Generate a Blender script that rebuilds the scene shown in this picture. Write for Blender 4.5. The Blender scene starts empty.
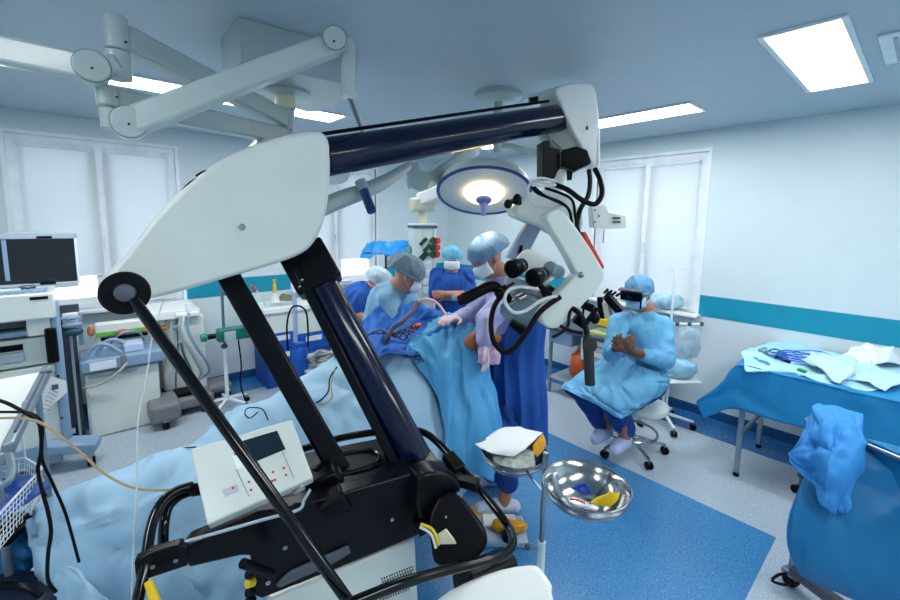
import bpy, bmesh, math, random
from mathutils import Vector, Matrix, noise
random.seed(7)
R = math.radians
C = bpy.context.scene.collection
sc = bpy.context.scene

# ---------------------------------------------------------------- camera
EYE = Vector((0, 0, 1.85)); FPX = 421.18; PPX, PPY = 450.0, 272.0
def _cd(x, y): return Vector((x-PPX, -(y-PPY), -FPX))
_X = _cd(930, 226.6).normalized(); _Y = _cd(75, 214.6).normalized()
_Z = _X.cross(_Y).normalized(); _Y = _Z.cross(_X)
CM = Matrix((_X, _Y, _Z))                    # camera space -> room space
cam_data = bpy.data.cameras.new('camera'); cam = bpy.data.objects.new('camera', cam_data)
C.objects.link(cam); sc.camera = cam
cam.matrix_world = Matrix.Translation(EYE) @ CM.to_4x4()
cam_data.sensor_width = 36; cam_data.sensor_fit = 'HORIZONTAL'
cam_data.lens = FPX*36/900; cam_data.shift_y = -28/900; cam_data.clip_start = .05

def ray(x, y): return CM @ (_cd(x, y)/FPX)
def P(x, y, d): return EYE + ray(x, y)*d                     # a point of the room d metres in front of the eye
def Pz(x, y, z=0.0): r = ray(x, y); return EYE + r*((z-EYE.z)/r.z)
def PX(x, y, X): r = ray(x, y); return EYE + r*(X/r.x)
def PY(x, y, Y): r = ray(x, y); return EYE + r*(Y/r.y)
FWD = (CM @ Vector((0, 0, -1))); FWD.z = 0; FWD.normalize()
SIDE = Vector((FWD.y, -FWD.x, 0)); UP = Vector((0, 0, 1))

# ---------------------------------------------------------------- light and exposure
XW, YW, HC = 4.433, 5.081, 2.706
w = bpy.data.worlds.new('daylight'); sc.world = w; w.use_nodes = True
wn = w.node_tree.nodes; wn['Background'].inputs[0].default_value = (.95, .98, 1, 1); wn['Background'].inputs[1].default_value = 2.6
sc.view_settings.view_transform = 'Standard'; sc.view_settings.look = 'None'
sc.view_settings.gamma = 1; sc.view_settings.exposure = 1.0; sc.view_settings.use_curve_mapping = False
PANEL = 11.0        # strength of the ceiling panels
LAMP = 5.0        # strength of the operating lamp bulb

# ---------------------------------------------------------------- materials
def lin(c): return tuple(((v/255)/12.92 if v/255 <= .04045 else ((v/255+.055)/1.055)**2.4) for v in c) + (1,)
MATS = {}
def mat(name, col, rough=.5, metal=0, coat=0, var=.08, scale=6, bump=0, bscale=40, trans=0, emit=0, sheen=0, alpha=1, spec=.5, fold=0):
    if name in MATS: return MATS[name]
    m = bpy.data.materials.new(name); m.use_nodes = True; n = m.node_tree.nodes; l = m.node_tree.links
    b = n['Principled BSDF']; c = lin(col)
    tc = n.new('ShaderNodeTexCoord'); nz = n.new('ShaderNodeTexNoise'); nz.inputs['Scale'].default_value = scale; nz.inputs['Detail'].default_value = 3
    l.new(tc.outputs['Object'], nz.inputs['Vector'])
    rp = n.new('ShaderNodeValToRGB'); rp.color_ramp.elements[0].position = .3; rp.color_ramp.elements[1].position = .7
    rp.color_ramp.elements[0].color = tuple(v*(1-var) for v in c[:3])+(1,)
    rp.color_ramp.elements[1].color = tuple(min(1, v*(1+var)) for v in c[:3])+(1,)
    l.new(nz.outputs['Fac'], rp.inputs[0]); l.new(rp.outputs[0], b.inputs['Base Color'])
    b.inputs['Roughness'].default_value = rough; b.inputs['Metallic'].default_value = metal
    b.inputs['Coat Weight'].default_value = coat; b.inputs['Coat Roughness'].default_value = .08
    b.inputs['Transmission Weight'].default_value = trans; b.inputs['Sheen Weight'].default_value = sheen
    b.inputs['Alpha'].default_value = alpha; b.inputs['Specular IOR Level'].default_value = spec
    if emit: b.inputs['Emission Color'].default_value = c; b.inputs['Emission Strength'].default_value = emit
    if bump:
        n2 = n.new('ShaderNodeTexNoise'); n2.inputs['Scale'].default_value = bscale; n2.inputs['Detail'].default_value = 4
        if fold:      # long creases: a ridged, stretched and distorted noise
            n2.noise_type = 'RIDGED_MULTIFRACTAL'; n2.inputs['Distortion'].default_value = .8; n2.inputs['Detail'].default_value = 2; mp = n.new('ShaderNodeMapping')
            mp.inputs['Scale'].default_value = (1, 1, .38); l.new(tc.outputs['Object'], mp.inputs[0]); l.new(mp.outputs[0], n2.inputs['Vector'])
        else: l.new(tc.outputs['Object'], n2.inputs['Vector'])
        bp = n.new('ShaderNodeBump'); bp.inputs['Strength'].default_value = bump
        bp.inputs['Distance'].default_value = .10 if fold else .02; l.new(n2.outputs['Fac'], bp.inputs['Height']); l.new(bp.outputs[0], b.inputs['Normal'])
    MATS[name] = m; return m
def speckle(name, base, spot, spot2, rough=.25, scale=90):
    m = mat(name, base, rough, var=.04, scale=2); n = m.node_tree.nodes; l = m.node_tree.links; b = n['Principled BSDF']
    src = b.inputs['Base Color'].links[0].from_socket; tc = n.new('ShaderNodeTexCoord')
    for k, (cc, s, th) in enumerate(((spot, scale, .60), (spot2, scale*.6, .62))):
        v = n.new('ShaderNodeTexNoise'); v.inputs['Scale'].default_value = s; v.inputs['Detail'].default_value = 1
        mp = n.new('ShaderNodeMapping'); mp.inputs['Location'].default_value = (k*7, k*3, 0); l.new(tc.outputs['Object'], mp.inputs[0]); l.new(mp.outputs[0], v.inputs['Vector'])
        r = n.new('ShaderNodeValToRGB'); r.color_ramp.elements[0].position = th; r.color_ramp.elements[1].position = th+.05
        l.new(v.outputs['Fac'], r.inputs[0]); mx = n.new('ShaderNodeMix'); mx.data_type = 'RGBA'
        l.new(r.outputs[0], mx.inputs[0]); l.new(src, mx.inputs[6]); mx.inputs[7].default_value = lin(cc); src = mx.outputs[2]
    l.new(src, b.inputs['Base Color']); return m
def emission(name, col, s):
    m = bpy.data.materials.new(name); m.use_nodes = True; n = m.node_tree.nodes
    b = n['Principled BSDF']; b.inputs['Base Color'].default_value = lin(col); b.inputs['Emission Color'].default_value = lin(col); b.inputs['Emission Strength'].default_value = s
    nz = n.new('ShaderNodeTexNoise'); nz.inputs['Scale'].default_value = 300
    mr = n.new('ShaderNodeMapRange'); mr.inputs[3].default_value = s*.95; mr.inputs[4].default_value = s*1.05
    m.node_tree.links.new(nz.outputs[0], mr.inputs[0]); m.node_tree.links.new(mr.outputs[0], b.inputs['Emission Strength'])
    MATS[name] = m; return m

wall_m = mat('painted wall', (206, 221, 227), .55, var=.015)
ceil_m = mat('painted ceiling', (178, 195, 206), .45, var=.02)
teal_m = mat('teal stripe paint', (0, 142, 172), .5, var=.03)
floor_m = speckle('grey vinyl floor', (172, 188, 202), (130, 146, 164), (192, 204, 214), scale=190)
blue_floor = speckle('blue vinyl floor', (66, 132, 184), (40, 92, 148), (88, 150, 200), scale=170)
border_m = speckle('dark blue vinyl', (40, 105, 165), (30, 80, 140), (80, 135, 190), scale=70)
cove_m = mat('cove vinyl', (18, 80, 130), .4)
white_trim = mat('white window frame', (230, 238, 244), .35)
plastic_w = mat('white plastic', (240, 244, 242), .35, coat=.3, var=.02)
plastic_g = mat('cool white enamel', (216, 226, 222), .35, coat=.2, var=.03)
pend_m = mat('pendant enamel', (176, 192, 194), .35, coat=.2, var=.03)
cream = mat('cream enamel', (215, 214, 190), .45)
grey_l = mat('light grey plastic', (165, 180, 195), .45)
grey_d = mat('dark grey plastic', (75, 84, 96), .45)
taupe = mat('taupe plastic', (120, 122, 128), .5)
lblue = mat('light blue enamel', (132, 160, 190), .4)
black = mat('black plastic', (4, 7, 13), .35, var=.15, spec=.16)
blackm = mat('black satin metal', (4, 8, 16), .3, coat=.04, var=.1, spec=.18)
gloss = mat('gloss black tube', (4, 7, 13), .16, coat=.3, var=.1, spec=.25)
rubber = mat('black rubber', (4, 5, 9), .5, var=.2, spec=.15)
navy = mat('navy gloss lacquer', (6, 16, 46), .2, coat=.3, var=.05, spec=.25)
chrome = mat('polished steel', (172, 176, 178), .17, metal=1, var=.03)
steel = mat('brushed steel', (150, 160, 170), .32, metal=1, var=.05)
alum = mat('grey painted steel', (140, 158, 172), .4, metal=.5)
cream_cable = mat('beige hose', (170, 150, 115), .5)
white_cable = mat('white cable', (205, 215, 220), .45)
drape_l = mat('pale blue drape', (158, 198, 226), .65, var=.05, bump=.8, bscale=5, sheen=.05, fold=1)
drape_m = mat('blue drape', (8, 132, 192), .6, var=.05, bump=.4, bscale=4, sheen=.05, fold=1)
drape_b = mat('royal drape', (18, 98, 188), .65, var=.08, bump=.5, bscale=8, fold=1)
gown_l = mat('light blue gown', (104, 174, 214), .75, var=.05, bump=1, bscale=6, fold=1)
gown_v = mat('lilac gown', (165, 170, 215), .7, var=.08, bump=1, bscale=6, fold=1)
gown_d = mat('deep blue gown', (0, 72, 154), .7, var=.1, bump=.5, bscale=6, fold=1)
scrubs = mat('blue scrubs', (0, 80, 170), .75, var=.1, bump=1, bscale=8, fold=1)
trouser = mat('navy scrub trousers', (2, 60, 136), .75, var=.1, bump=1, bscale=8, fold=1)
cap_m = mat('bouffant cap', (125, 175, 205), .7, var=.12, scale=30, bump=.5, bscale=10, fold=1)
capg_m = mat('grey bouffant cap', (112, 140, 155), .7, var=.15, scale=30, bump=.5, bscale=10, fold=1)
skin = mat('skin', (200, 142, 116), .5, var=.06)
skin_d = mat('tanned skin', (176, 118, 92), .5, var=.08)
glove_b = mat('brown latex', (92, 62, 50), .45, var=.12)
glove_p = mat('pale latex', (215, 190, 205), .45)
mask_m = mat('face mask', (222, 232, 240), .7)
maskb_m = mat('pale blue mask', (150, 200, 225), .7)
paper = mat('white paper', (228, 234, 238), .7, var=.04)
yellow = mat('yellow plastic', (232, 196, 20), .5)
amber = mat('amber wrap', (215, 150, 15), .5, var=.2, scale=20)
red = mat('red plastic', (215, 45, 30), .45)
green = mat('green plastic', (10, 128, 112), .45)
lime = mat('lime strip', (120, 200, 70), .5)
orange = mat('orange bag', (200, 85, 30), .55, var=.2)
screen = mat('dark screen', (16, 20, 28), .22, coat=.4)
lcd = mat('blue black display', (14, 34, 48), .15, coat=.5)
glassy = mat('clear wrap', (200, 228, 240), .2, trans=.5, alpha=.75)
lampglass = mat('faceted reflector', (70, 84, 116), .4, metal=.5, var=.7, scale=14)
hair = mat('dark hair', (45, 38, 36), .7)
iodine = mat('iodine stained skin', (170, 98, 58), .55, var=.15)
blind_m = mat('roller blind fabric', (236, 240, 242), .8, var=.01)
_b = blind_m.node_tree.nodes['Principled BSDF']
_t = blind_m.node_tree.nodes.new('ShaderNodeBsdfTranslucent'); _t.inputs[0].default_value = lin((222, 230, 236))
_m = blind_m.node_tree.nodes.new('ShaderNodeMixShader'); _m.inputs[0].default_value = .4
blind_m.node_tree.links.new(_b.outputs[0], _m.inputs[1]); blind_m.node_tree.links.new(_t.outputs[0], _m.inputs[2])
blind_m.node_tree.links.new(_m.outputs[0], blind_m.node_tree.nodes['Material Output'].inputs[0])
glass = mat('window glass', (230, 240, 250), .02, trans=1)
panel_e = emission('lit panel', (250, 252, 250), PANEL)
bulb_e = emission('lit bulb', (255, 214, 150), LAMP)
led_red = mat('red marks', (200, 60, 70), .5)

# ---------------------------------------------------------------- mesh tools
WM = {}
def V(p): return Vector(p)
def crom(pts, n, closed=False):
    pts = [V(p) for p in pts]; out = []; m = len(pts)
    if m < 3 and not closed: 
        return [pts[0].lerp(pts[-1], i/n) for i in range(n+1)]
    for i in range(m if closed else m-1):
        g = (lambda k: pts[k % m]) if closed else (lambda k: pts[max(0, min(m-1, k))])
        a, b, c, d = g(i-1), g(i), g(i+1), g(i+2)
        for k in range(n):
            t = k/n
            out.append(.5*((2*b)+(c-a)*t+(2*a-5*b+4*c-d)*t*t+(3*b-a-3*c+d)*t**3))
    if not closed: out.append(pts[-1])
    return out
def frame(d):
    d = d.normalized(); a = Vector((0, 0, 1)) if abs(d.z) < .9 else Vector((1, 0, 0))
    u = d.cross(a).normalized(); return u, u.cross(d).normalized()
class MB:
    def __init__(s): s.v = []; s.f = []
    def add(s, vs, fs):
        o = len(s.v); s.v += [V(p) for p in vs]; s.f += [tuple(i+o for i in f) for f in fs]; return s
    def box(s, c, size, ax=None):
        c = V(c); x, y, z = [k/2 for k in size]; ax = ax or (Vector((1,0,0)), Vector((0,1,0)), Vector((0,0,1)))
        vs = [c+ax[0]*(x*i)+ax[1]*(y*j)+ax[2]*(z*k) for i in (-1, 1) for j in (-1, 1) for k in (-1, 1)]
        return s.add(vs, [(0,1,3,2),(4,6,7,5),(0,4,5,1),(2,3,7,6),(0,2,6,4),(1,5,7,3)])
    def bb(s, a, b):
        a, b = V(a), V(b); return s.box((a+b)/2, [abs(b[i]-a[i]) for i in range(3)])
    def beam(s, a, b, w, h, up=None, w2=None, h2=None):
        a, b = V(a), V(b); d = (b-a).normalized(); up = V(up or (0, 0, 1))
        sd = d.cross(up).normalized(); u = sd.cross(d); w2 = w2 or w; h2 = h2 or h
        vs = [a+sd*(i*w/2)+u*(j*h/2) for i, j in ((-1,-1),(1,-1),(1,1),(-1,1))]+[b+sd*(i*w2/2)+u*(j*h2/2) for i, j in ((-1,-1),(1,-1),(1,1),(-1,1))]
        return s.add(vs, [(3,2,1,0),(4,5,6,7),(0,1,5,4),(1,2,6,5),(2,3,7,6),(3,0,4,7)])
    def tube(s, pts, r, n=12, sm=0, closed=False, round_=False):
        if sm: 
            rr = r if isinstance(r, (list, tuple)) else None
            k = len(pts); pts = crom(pts, sm, closed)
            if rr: 
                r = [rr[min(len(rr)-1, int(i/sm))]*(1-(i/sm) % 1)+rr[min(len(rr)-1, int(i/sm)+1)]*((i/sm) % 1) for i in range(len(pts))]
        pts = [V(p) for p in pts]; m = len(pts); rs = r if isinstance(r, (list, tuple)) else [r]*m
        o = []; u = None
        for i, p in enumerate(pts):
            d = (pts[(i+1) % m]-pts[i-1]) if closed else (pts[min(i+1, m-1)]-pts[max(i-1, 0)])
            if d.length < 1e-9: d = Vector((0, 0, 1))
            d.normalize()
            if u is None: u = frame(d)[0]
            else:
                u = (u-d*u.dot(d)); u = u.normalized() if u.length > 1e-6 else frame(d)[0]
            v = d.cross(u); o.append([p+(u*math.cos(a)+v*math.sin(a))*rs[i] for a in [2*math.pi*k/n for k in range(n)]])
        return s.loft(o, closed, caps=not closed)
    def loft(s, rings, closed=False, caps=True):
        n = len(rings[0]); m = len(rings); vs = [p for r in rings for p in r]; fs = []
        for i in range(m if closed else m-1):
            for k in range(n): fs.append((i*n+k, i*n+(k+1) % n, ((i+1) % m)*n+(k+1) % n, ((i+1) % m)*n+k))
        if caps: fs += [tuple(range(n-1, -1, -1)), tuple(range((m-1)*n, m*n))]
        return s.add(vs, fs)
    def cyl(s, a, b, r, r2=None, n=24): return s.tube([a, b], [r, r if r2 is None else r2], n)
    def lathe(s, o, axis, prof, n=32, sx=1, sy=1, u=None):
        o = V(o); axis = V(axis).normalized(); 
        if u is None: u, v = frame(axis)
        else: u = (V(u)-axis*V(u).dot(axis)).normalized(); v = axis.cross(u)
        return s.loft([[o+axis*h+(u*math.cos(2*math.pi*k/n)*sx+v*math.sin(2*math.pi*k/n)*sy)*max(r, 1e-4) for k in range(n)] for r, h in prof])
    def prism(s, outline, ext):
        n = len(outline); e = V(ext); a = [V(p) for p in outline]
        return s.add(a+[p+e for p in a], [tuple(range(n-1, -1, -1)), tuple(range(n, 2*n))]+[(i, (i+1) % n, n+(i+1) % n, n+i) for i in range(n)])
    def ell(s, c, rad, ax=None, n=20, m=12):
        c = V(c); ax = ax or (Vector((1,0,0)), Vector((0,1,0)), Vector((0,0,1)))
        return s.loft([[c+ax[0]*(rad[0]*math.sin(t)*math.cos(a))+ax[1]*(rad[1]*math.sin(t)*math.sin(a))+ax[2]*(rad[2]*math.cos(t))
                        for a in [2*math.pi*k/n for k in range(n)]] for t in [max(.02, min(math.pi-.02, math.pi*j/m)) for j in range(m+1)]])
    def cap(s, a, b, ra, rb, n=16):
        a, b = V(a), V(b); d = b-a; L = d.length
        if L < 1e-6: return s.ell(a, (ra, ra, ra))
        d /= L; prof = []
        for j in range(5): t = math.pi/2*(1-j/4); prof.append((max(.001, ra*math.cos(t)), -ra*math.sin(t)))
        for j in range(5): t = math.pi/2*(j/4); prof.append((max(.001, rb*math.cos(t)), L+rb*math.sin(t)))
        return s.lathe(a, d, prof, n)
    def chain(s, pts, rs):
        for i in range(len(pts)-1): s.cap(pts[i], pts[i+1], rs[i], rs[i+1])
        return s
    def build(s, name, m, parent=None, bevel=0, seg=2, ang=35, smooth=True, subd=0):
        vs = s.v
        if parent is None:
            xs = [p.x for p in vs]; ys = [p.y for p in vs]; loc = Vector(((min(xs)+max(xs))/2, (min(ys)+max(ys))/2, min(p.z for p in vs)))
            wm = Matrix.Translation(loc)
        else: wm = WM[parent.name]
        inv = wm.inverted(); me = bpy.data.meshes.new(name)
        me.from_pydata([inv @ p for p in vs], [], s.f)
        bm = bmesh.new(); bm.from_mesh(me); bmesh.ops.recalc_face_normals(bm, faces=bm.faces); bm.to_mesh(me); bm.free()
        if smooth:
            me.polygons.foreach_set('use_smooth', [True]*len(me.polygons)); me.set_sharp_from_angle(angle=R(ang))
        me.materials.append(m); o = bpy.data.objects.new(name, me); C.objects.link(o)
        if parent is None: o.location = wm.translation
        else: o.parent = parent
        WM[o.name] = wm
        if bevel:
            b = o.modifiers.new('bevel', 'BEVEL'); b.width = bevel; b.segments = seg; b.limit_method = 'ANGLE'; b.angle_limit = R(40); b.harden_normals = False
        return o
def tag(o, label=None, cat=None, group=None, kind=None):
    if label: o['label'] = label
    if cat: o['category'] = cat
    if group: o['group'] = group
    if kind: o['kind'] = kind
    return o
def thing(name, label, cat, loc=(0, 0, 0), rz=0, group=None):
    o = bpy.data.objects.new(name, None); C.objects.link(o); o.location = V(loc); o.rotation_euler = (0, 0, rz); o.empty_display_size = .1
    WM[o.name] = Matrix.Translation(V(loc)) @ Matrix.Rotation(rz, 4, 'Z'); return tag(o, label, cat, group)
def copy_tree(o, parent=None):
    c = o.copy(); C.objects.link(c); WM[c.name] = WM[o.name].copy()
    if parent: c.parent = parent
    for ch in [k for k in C.objects if k.parent == o]: copy_tree(ch, c)
    return c
def structure(name, mb, m, **k): return tag(mb.build(name, m, **k), kind='structure')
def on_plane(px, org, nrm):
    out = []
    for x, y in px:
        r = ray(x, y); t = (org-EYE).dot(nrm)/r.dot(nrm); out.append(EYE+r*t)
    return out
def plate(name, px, org, nrm, thick, m, parent, bevel=.004, sm=0, seg=2):
    """outline px cut out of the plane through org with normal nrm, extruded away from the eye"""
    pts = on_plane(px, org, nrm); 
    if sm: pts = crom(pts, sm, True)
    n = nrm.normalized(); 
    if n.dot(org-EYE) < 0: n = -n
    return MB().prism(pts, n*thick).build(name, m, parent, bevel=bevel, seg=seg)
def ngon_h(h):  # facing vector from heading angle relative to the eye's forward
    return (FWD*math.cos(h)+SIDE*math.sin(h)).normalized()
def turn(deg): return ngon_h(R(deg))
def cloth(name, rows, m, parent=None, n=7, amp=.012, freq=6, thick=.004, ridge=.5, seed=0, stretch=None, fu=0, fv=.5, pa=0, creases=0, ca=.012, cw=.03):
    """a draped sheet through a net of points; noise pushes folds into it"""
    g = [crom(r, n) for r in rows]; cols = list(zip(*g)); g2 = [crom(c, n) for c in cols]; g = list(zip(*g2))
    nr, nc = len(g), len(g[0]); mb = MB(); vs = []; rnd = random.Random(seed*7+1); CR = []
    for _ in range(creases):
        a = rnd.uniform(-.9, .9)+(math.pi/2 if rnd.random() < .35 else 0); CR.append((rnd.random(), rnd.random(), math.cos(a), math.sin(a), rnd.uniform(.08, .35), rnd.choice((-1, 1, 1))*rnd.uniform(.5, 1.2), rnd.uniform(.6, 1.5)))
    for i in range(nr):
        for j in range(nc):
            p = g[i][j]; a = g[min(i+1, nr-1)][j]-g[max(i-1, 0)][j]; b = g[i][min(j+1, nc-1)]-g[i][max(j-1, 0)]
            nn = a.cross(b); nn = nn.normalized() if nn.length > 1e-9 else UP
            q = Vector(p)
            if stretch: q = Vector((q.x*stretch[0], q.y*stretch[1], q.z*stretch[2]))
            q = q*freq+Vector((seed*3.1, seed, 0)); k = noise.fractal(q, 1.0, 2.1, 4)
            rd = (1-abs(noise.noise(q*.8+Vector((9, 0, seed)))*2.2)); rd = max(0, rd)**3
            o2 = 0
            if fu:
                w_ = noise.noise(V((i/n*fu, j/n*fv, seed)))+.5*noise.noise(V((i/n*fu*2.3, j/n*fv*1.7+4, seed))); o2 = pa*w_*1.4
            for cu, cv_, dx, dy, ln, sg_, ww in CR:
                du, dv_ = i/(nr-1)-cu, j/(nc-1)-cv_; t_ = du*dy+dv_*dx; e_ = du*dx-dv_*dy+.02*math.sin(t_*14+cu*9)
                if abs(e_) < cw*4 and abs(t_) < ln: o2 += ca*sg_*math.exp(-abs(e_)/(cw*ww*.6))*(1-(t_/ln)**2)
            vs.append(p+nn*(amp*(k+ridge*rd*1.5)+o2))
    fs = [(i*nc+j, i*nc+j+1, (i+1)*nc+j+1, (i+1)*nc+j) for i in range(nr-1) for j in range(nc-1)]
    o = mb.add(vs, fs).build(name, m, parent, ang=60)
    if thick: s = o.modifiers.new('thickness', 'SOLIDIFY'); s.thickness = thick; s.offset = 0
    return o
_tex = {}
def blob(name, mb, m, parent, voxel=.01, smooth=4, disp=0, dsize=.12):
    o = mb.build(name, m, parent); r = o.modifiers.new('join', 'REMESH'); r.mode = 'VOXEL'; r.voxel_size = voxel; r.use_smooth_shade = True
    s = o.modifiers.new('soften', 'SMOOTH'); s.iterations = smooth; s.factor = .5
    if disp:
        if dsize not in _tex:
            t = bpy.data.textures.new('folds', 'CLOUDS'); t.noise_scale = dsize; t.noise_depth = 3; _tex[dsize] = t
        d = o.modifiers.new('folds', 'DISPLACE'); d.texture = _tex[dsize]; d.strength = disp; d.mid_level = .5; d.texture_coords = 'LOCAL'
    return o

def bag(name, lab, cc, sx, sy, sz, m=glassy, cat='bag', seed=0, par=None, grp=None):
    mb = MB(); rings = []
    for i in range(13):
        t = math.pi*i/12; ring = []
        for k in range(28):
            a = 2*math.pi*k/28; q_ = V((math.cos(a)*math.sin(t), math.sin(a)*math.sin(t), math.cos(t))); w_ = 1+.22*noise.noise(q_*2.3+V((seed, 0, 0)))+.1*noise.noise(q_*6+V((0, seed, 0)))
            pw = lambda v: math.copysign(abs(v)**.75, v); ring.append(cc+V((0, 0, 0))+SIDE*(pw(q_.x)*sx*w_)+FWD*(pw(q_.y)*sy*w_)+UP*(pw(q_.z)*sz*w_))
        rings.append(ring)
    o = mb.loft(rings).build(name, m, par, ang=50); 
    if not par: tag(o, lab, cat, grp)
    return o

# ---------------------------------------------------------------- the room
XL, YN = -2.4, -2.2
structure('floor', MB().bb((XL, YN, -.1), (XW+.1, YW+.1, 0)), floor_m)
structure('ceiling', MB().bb((XL, YN, HC), (XW+.2, YW+.2, HC+.1)), ceil_m)
structure('trim_1', MB().bb((.75, .419, 0), (2.991, 3.3, .002)), blue_floor)
structure('trim_2', MB().bb((4.02, YN, 0), (XW, YW, .002)), border_m)
structure('trim_3', MB().bb((XL, 4.67, 0), (4.02, YW, .002)), border_m)
W1, W2, W3 = (-.395, .79), (1.94, 3.12), (1.42, 2.53); WB, WT = .985, 2.515
def wall_with_holes(name, axis, plane, lo, hi, holes):
    mb = MB(); th = .22
    def b(a0, a1, z0, z1):
        if axis == 'x': mb.bb((a0, plane, z0), (a1, plane+th, z1))
        else: mb.bb((plane, a0, z0), (plane+th, a1, z1))
    cur = lo
    for h in sorted(holes):
        b(cur, h[0], 0, HC); b(h[0], h[1], 0, WB); b(h[0], h[1], WT, HC); cur = h[1]
    b(cur, hi, 0, HC); return structure(name, mb, wall_m, smooth=False)
wall_with_holes('wall_left', 'x', YW, XL, XW, [W1, W2])
wall_with_holes('wall_right', 'y', XW, YN, YW+.22, [W3])
structure('wall_back', MB().bb((XL-.1, YN-.1, 0), (XL, YW+.22, HC)), wall_m)
structure('wall_near', MB().bb((XL, YN-.1, 0), (XW+.22, YN, HC)), wall_m)
structure('baseboard_left', MB().bb((XL, YW-.012, .002), (XW, YW, .09)), cove_m, bevel=.004)
structure('baseboard_right', MB().bb((XW-.012, YN, .002), (XW, YW-.012, .09)), cove_m, bevel=.004)
sL = MB()
for a, b in ((XL, W1[0]-.02), (W1[1]+.02, W2[0]-.02), (W2[1]+.02, XW)): sL.bb((a, YW-.004, .985), (b, YW, 1.172))
structure('trim_4', sL, teal_m)
sR = MB()
for a, b in ((YN, W3[0]-.0), (W3[1]+.02, YW)): sR.bb((XW-.004, a, .972), (XW, b, 1.172))
structure('trim_5', sR, teal_m)
def window(nm, axis, plane, lo, hi, gaps):
    def pt(a, off, z): return (a, plane+off, z) if axis == 'x' else (plane+off, a, z)
    f = MB(); ctr = (lo+hi)/2
    def bar(a0, a1, z0, z1, o0=.03, o1=.1): f.bb(pt(a0, o0, z0), pt(a1, o1, z1))
    bar(lo, lo+.05, WB, WT); bar(hi-.05, hi, WB, WT); bar(lo+.05, hi-.05, WT-.05, WT); bar(lo+.05, hi-.05, WB, WB+.05); bar(ctr-.045, ctr+.045, WB+.05, WT-.05)
    for a0, a1 in ((lo+.05, ctr-.045), (ctr+.045, hi-.05)):
        for x0, x1 in ((a0, a0+.04), (a1-.04, a1)): bar(x0, x1, WB+.05, WT-.05, .045, .09)
        bar(a0+.04, a1-.04, WT-.1, WT-.05, .045, .09); bar(a0+.04, a1-.04, WB+.05, WB+.1, .045, .09)
    # reveal edging
    for x0, x1 in ((lo-.03, lo), (hi, hi+.03)): bar(x0, x1, WB-.0, WT, -.006, .02)
    bar(lo-.03, hi+.03, WT, WT+.03, -.006, .02)
    root = tag(f.build(nm, white_trim), kind='structure')
    WM[root.name] = Matrix.Translation(root.location)
    MB().bb(pt(lo+.05, .062, WB+.05), pt(hi-.05, .068, WT-.05)).build('pane', glass, root)
    for k, (a0, a1) in enumerate(((lo+.07, ctr-.03), (ctr+.03, hi-.07))):
        zb = WB+.03+gaps[k]
        MB().bb(pt(a0, .018, zb), pt(a1, .021, WT-.09)).build('roller_blind', blind_m, root)
        MB().cyl(pt(a0, .02, WT-.085), pt(a1, .02, WT-.085), .016, n=16).build('blind_tube', white_trim, root)
        MB().cyl(pt(a0, .02, zb), pt(a1, .02, zb), .007, n=10).build('bottom_bar', white_trim, root)
        MB().cyl(pt(a1+.008, .012, zb-.1), pt(a1+.008, .012, WT-.1), .0025, n=6).build('chain', white_trim, root)
    MB().bb(pt(ctr-.02, .02, 1.62), pt(ctr+.02, .03, 1.66)).add(*[[], []]).bb(pt(ctr-.008, .005, 1.54), pt(ctr+.008, .02, 1.66)).build('handle', white_trim, root, bevel=.003)
    s = MB().bb(pt(lo-.05, -.1, WB-.03), pt(hi+.05, .03, WB)) 
    s.build('sill', white_trim, root, bevel=.006)
    return root
window('window_1', 'x', YW, W1[0], W1[1], (.28, .0))
window('window_2', 'x', YW, W2[0], W2[1], (.0, .30))
window('window_3', 'y', XW, W3[0], W3[1], (.0, .0))

# ceiling lights
def ceiling_light(lab, x0, x1, y0, y1):
    t = thing('ceiling_light', lab, 'ceiling light', ((x0+x1)/2, (y0+y1)/2, HC))
    f = MB(); e = .025; z0, z1 = HC-.012, HC
    for a in ((x0-e, y0-e, x1+e, y0), (x0-e, y1, x1+e, y1+e), (x0-e, y0, x0, y1), (x1, y0, x1+e, y1)): f.bb((a[0], a[1], z0), (a[2], a[3], z1))
    f.build('frame', white_trim, t, bevel=.002)
    MB().bb((x0, y0, HC-.008), (x1, y1, HC-.001)).build('diffuser', panel_e, t); return t
ceiling_light('wide white lit ceiling panel at the upper right of the room', 2.43, 3.58, .33, .59)
ceiling_light('narrow lit ceiling strip above the right wall window, beside the microscope head', 3.34, 3.63, 1.23, 2.43)
ceiling_light('long lit ceiling strip along the window wall, seen between the pendant arms', -.6, 1.75, 3.33, 3.62)
ceiling_light('short lit ceiling panel in the far corner behind the operating lamp', 2.6, 3.75, 3.35, 3.62)
ceiling_light('long lit ceiling panel over the near side of the room, behind the camera', .2, 1.5, -.9, -.55)
ceiling_light('lit ceiling panel over the near left corner of the room, behind the camera', -1.7, -.6, .9, 1.25)
ceiling_light('lit ceiling panel over the near right corner of the room, behind the camera', 2.4, 3.6, -1.4, -1.05)
v = thing('ceiling_vent', 'pale square ceiling vent at the upper right edge of the picture', 'vent', (Pz(931, 40, HC).x, Pz(931, 40, HC).y, HC))
vx, vy = v.location.x, v.location.y
MB().bb((vx-.25, vy-.16, HC-.012), (vx+.25, vy+.16, HC)).build('vent_frame', white_trim, v, bevel=.004)
s = MB()
for k in range(7): s.bb((vx-.2, vy-.12+k*.036, HC-.02), (vx+.2, vy-.105+k*.036, HC-.012))
s.build('louvre', grey_l, v)
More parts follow.
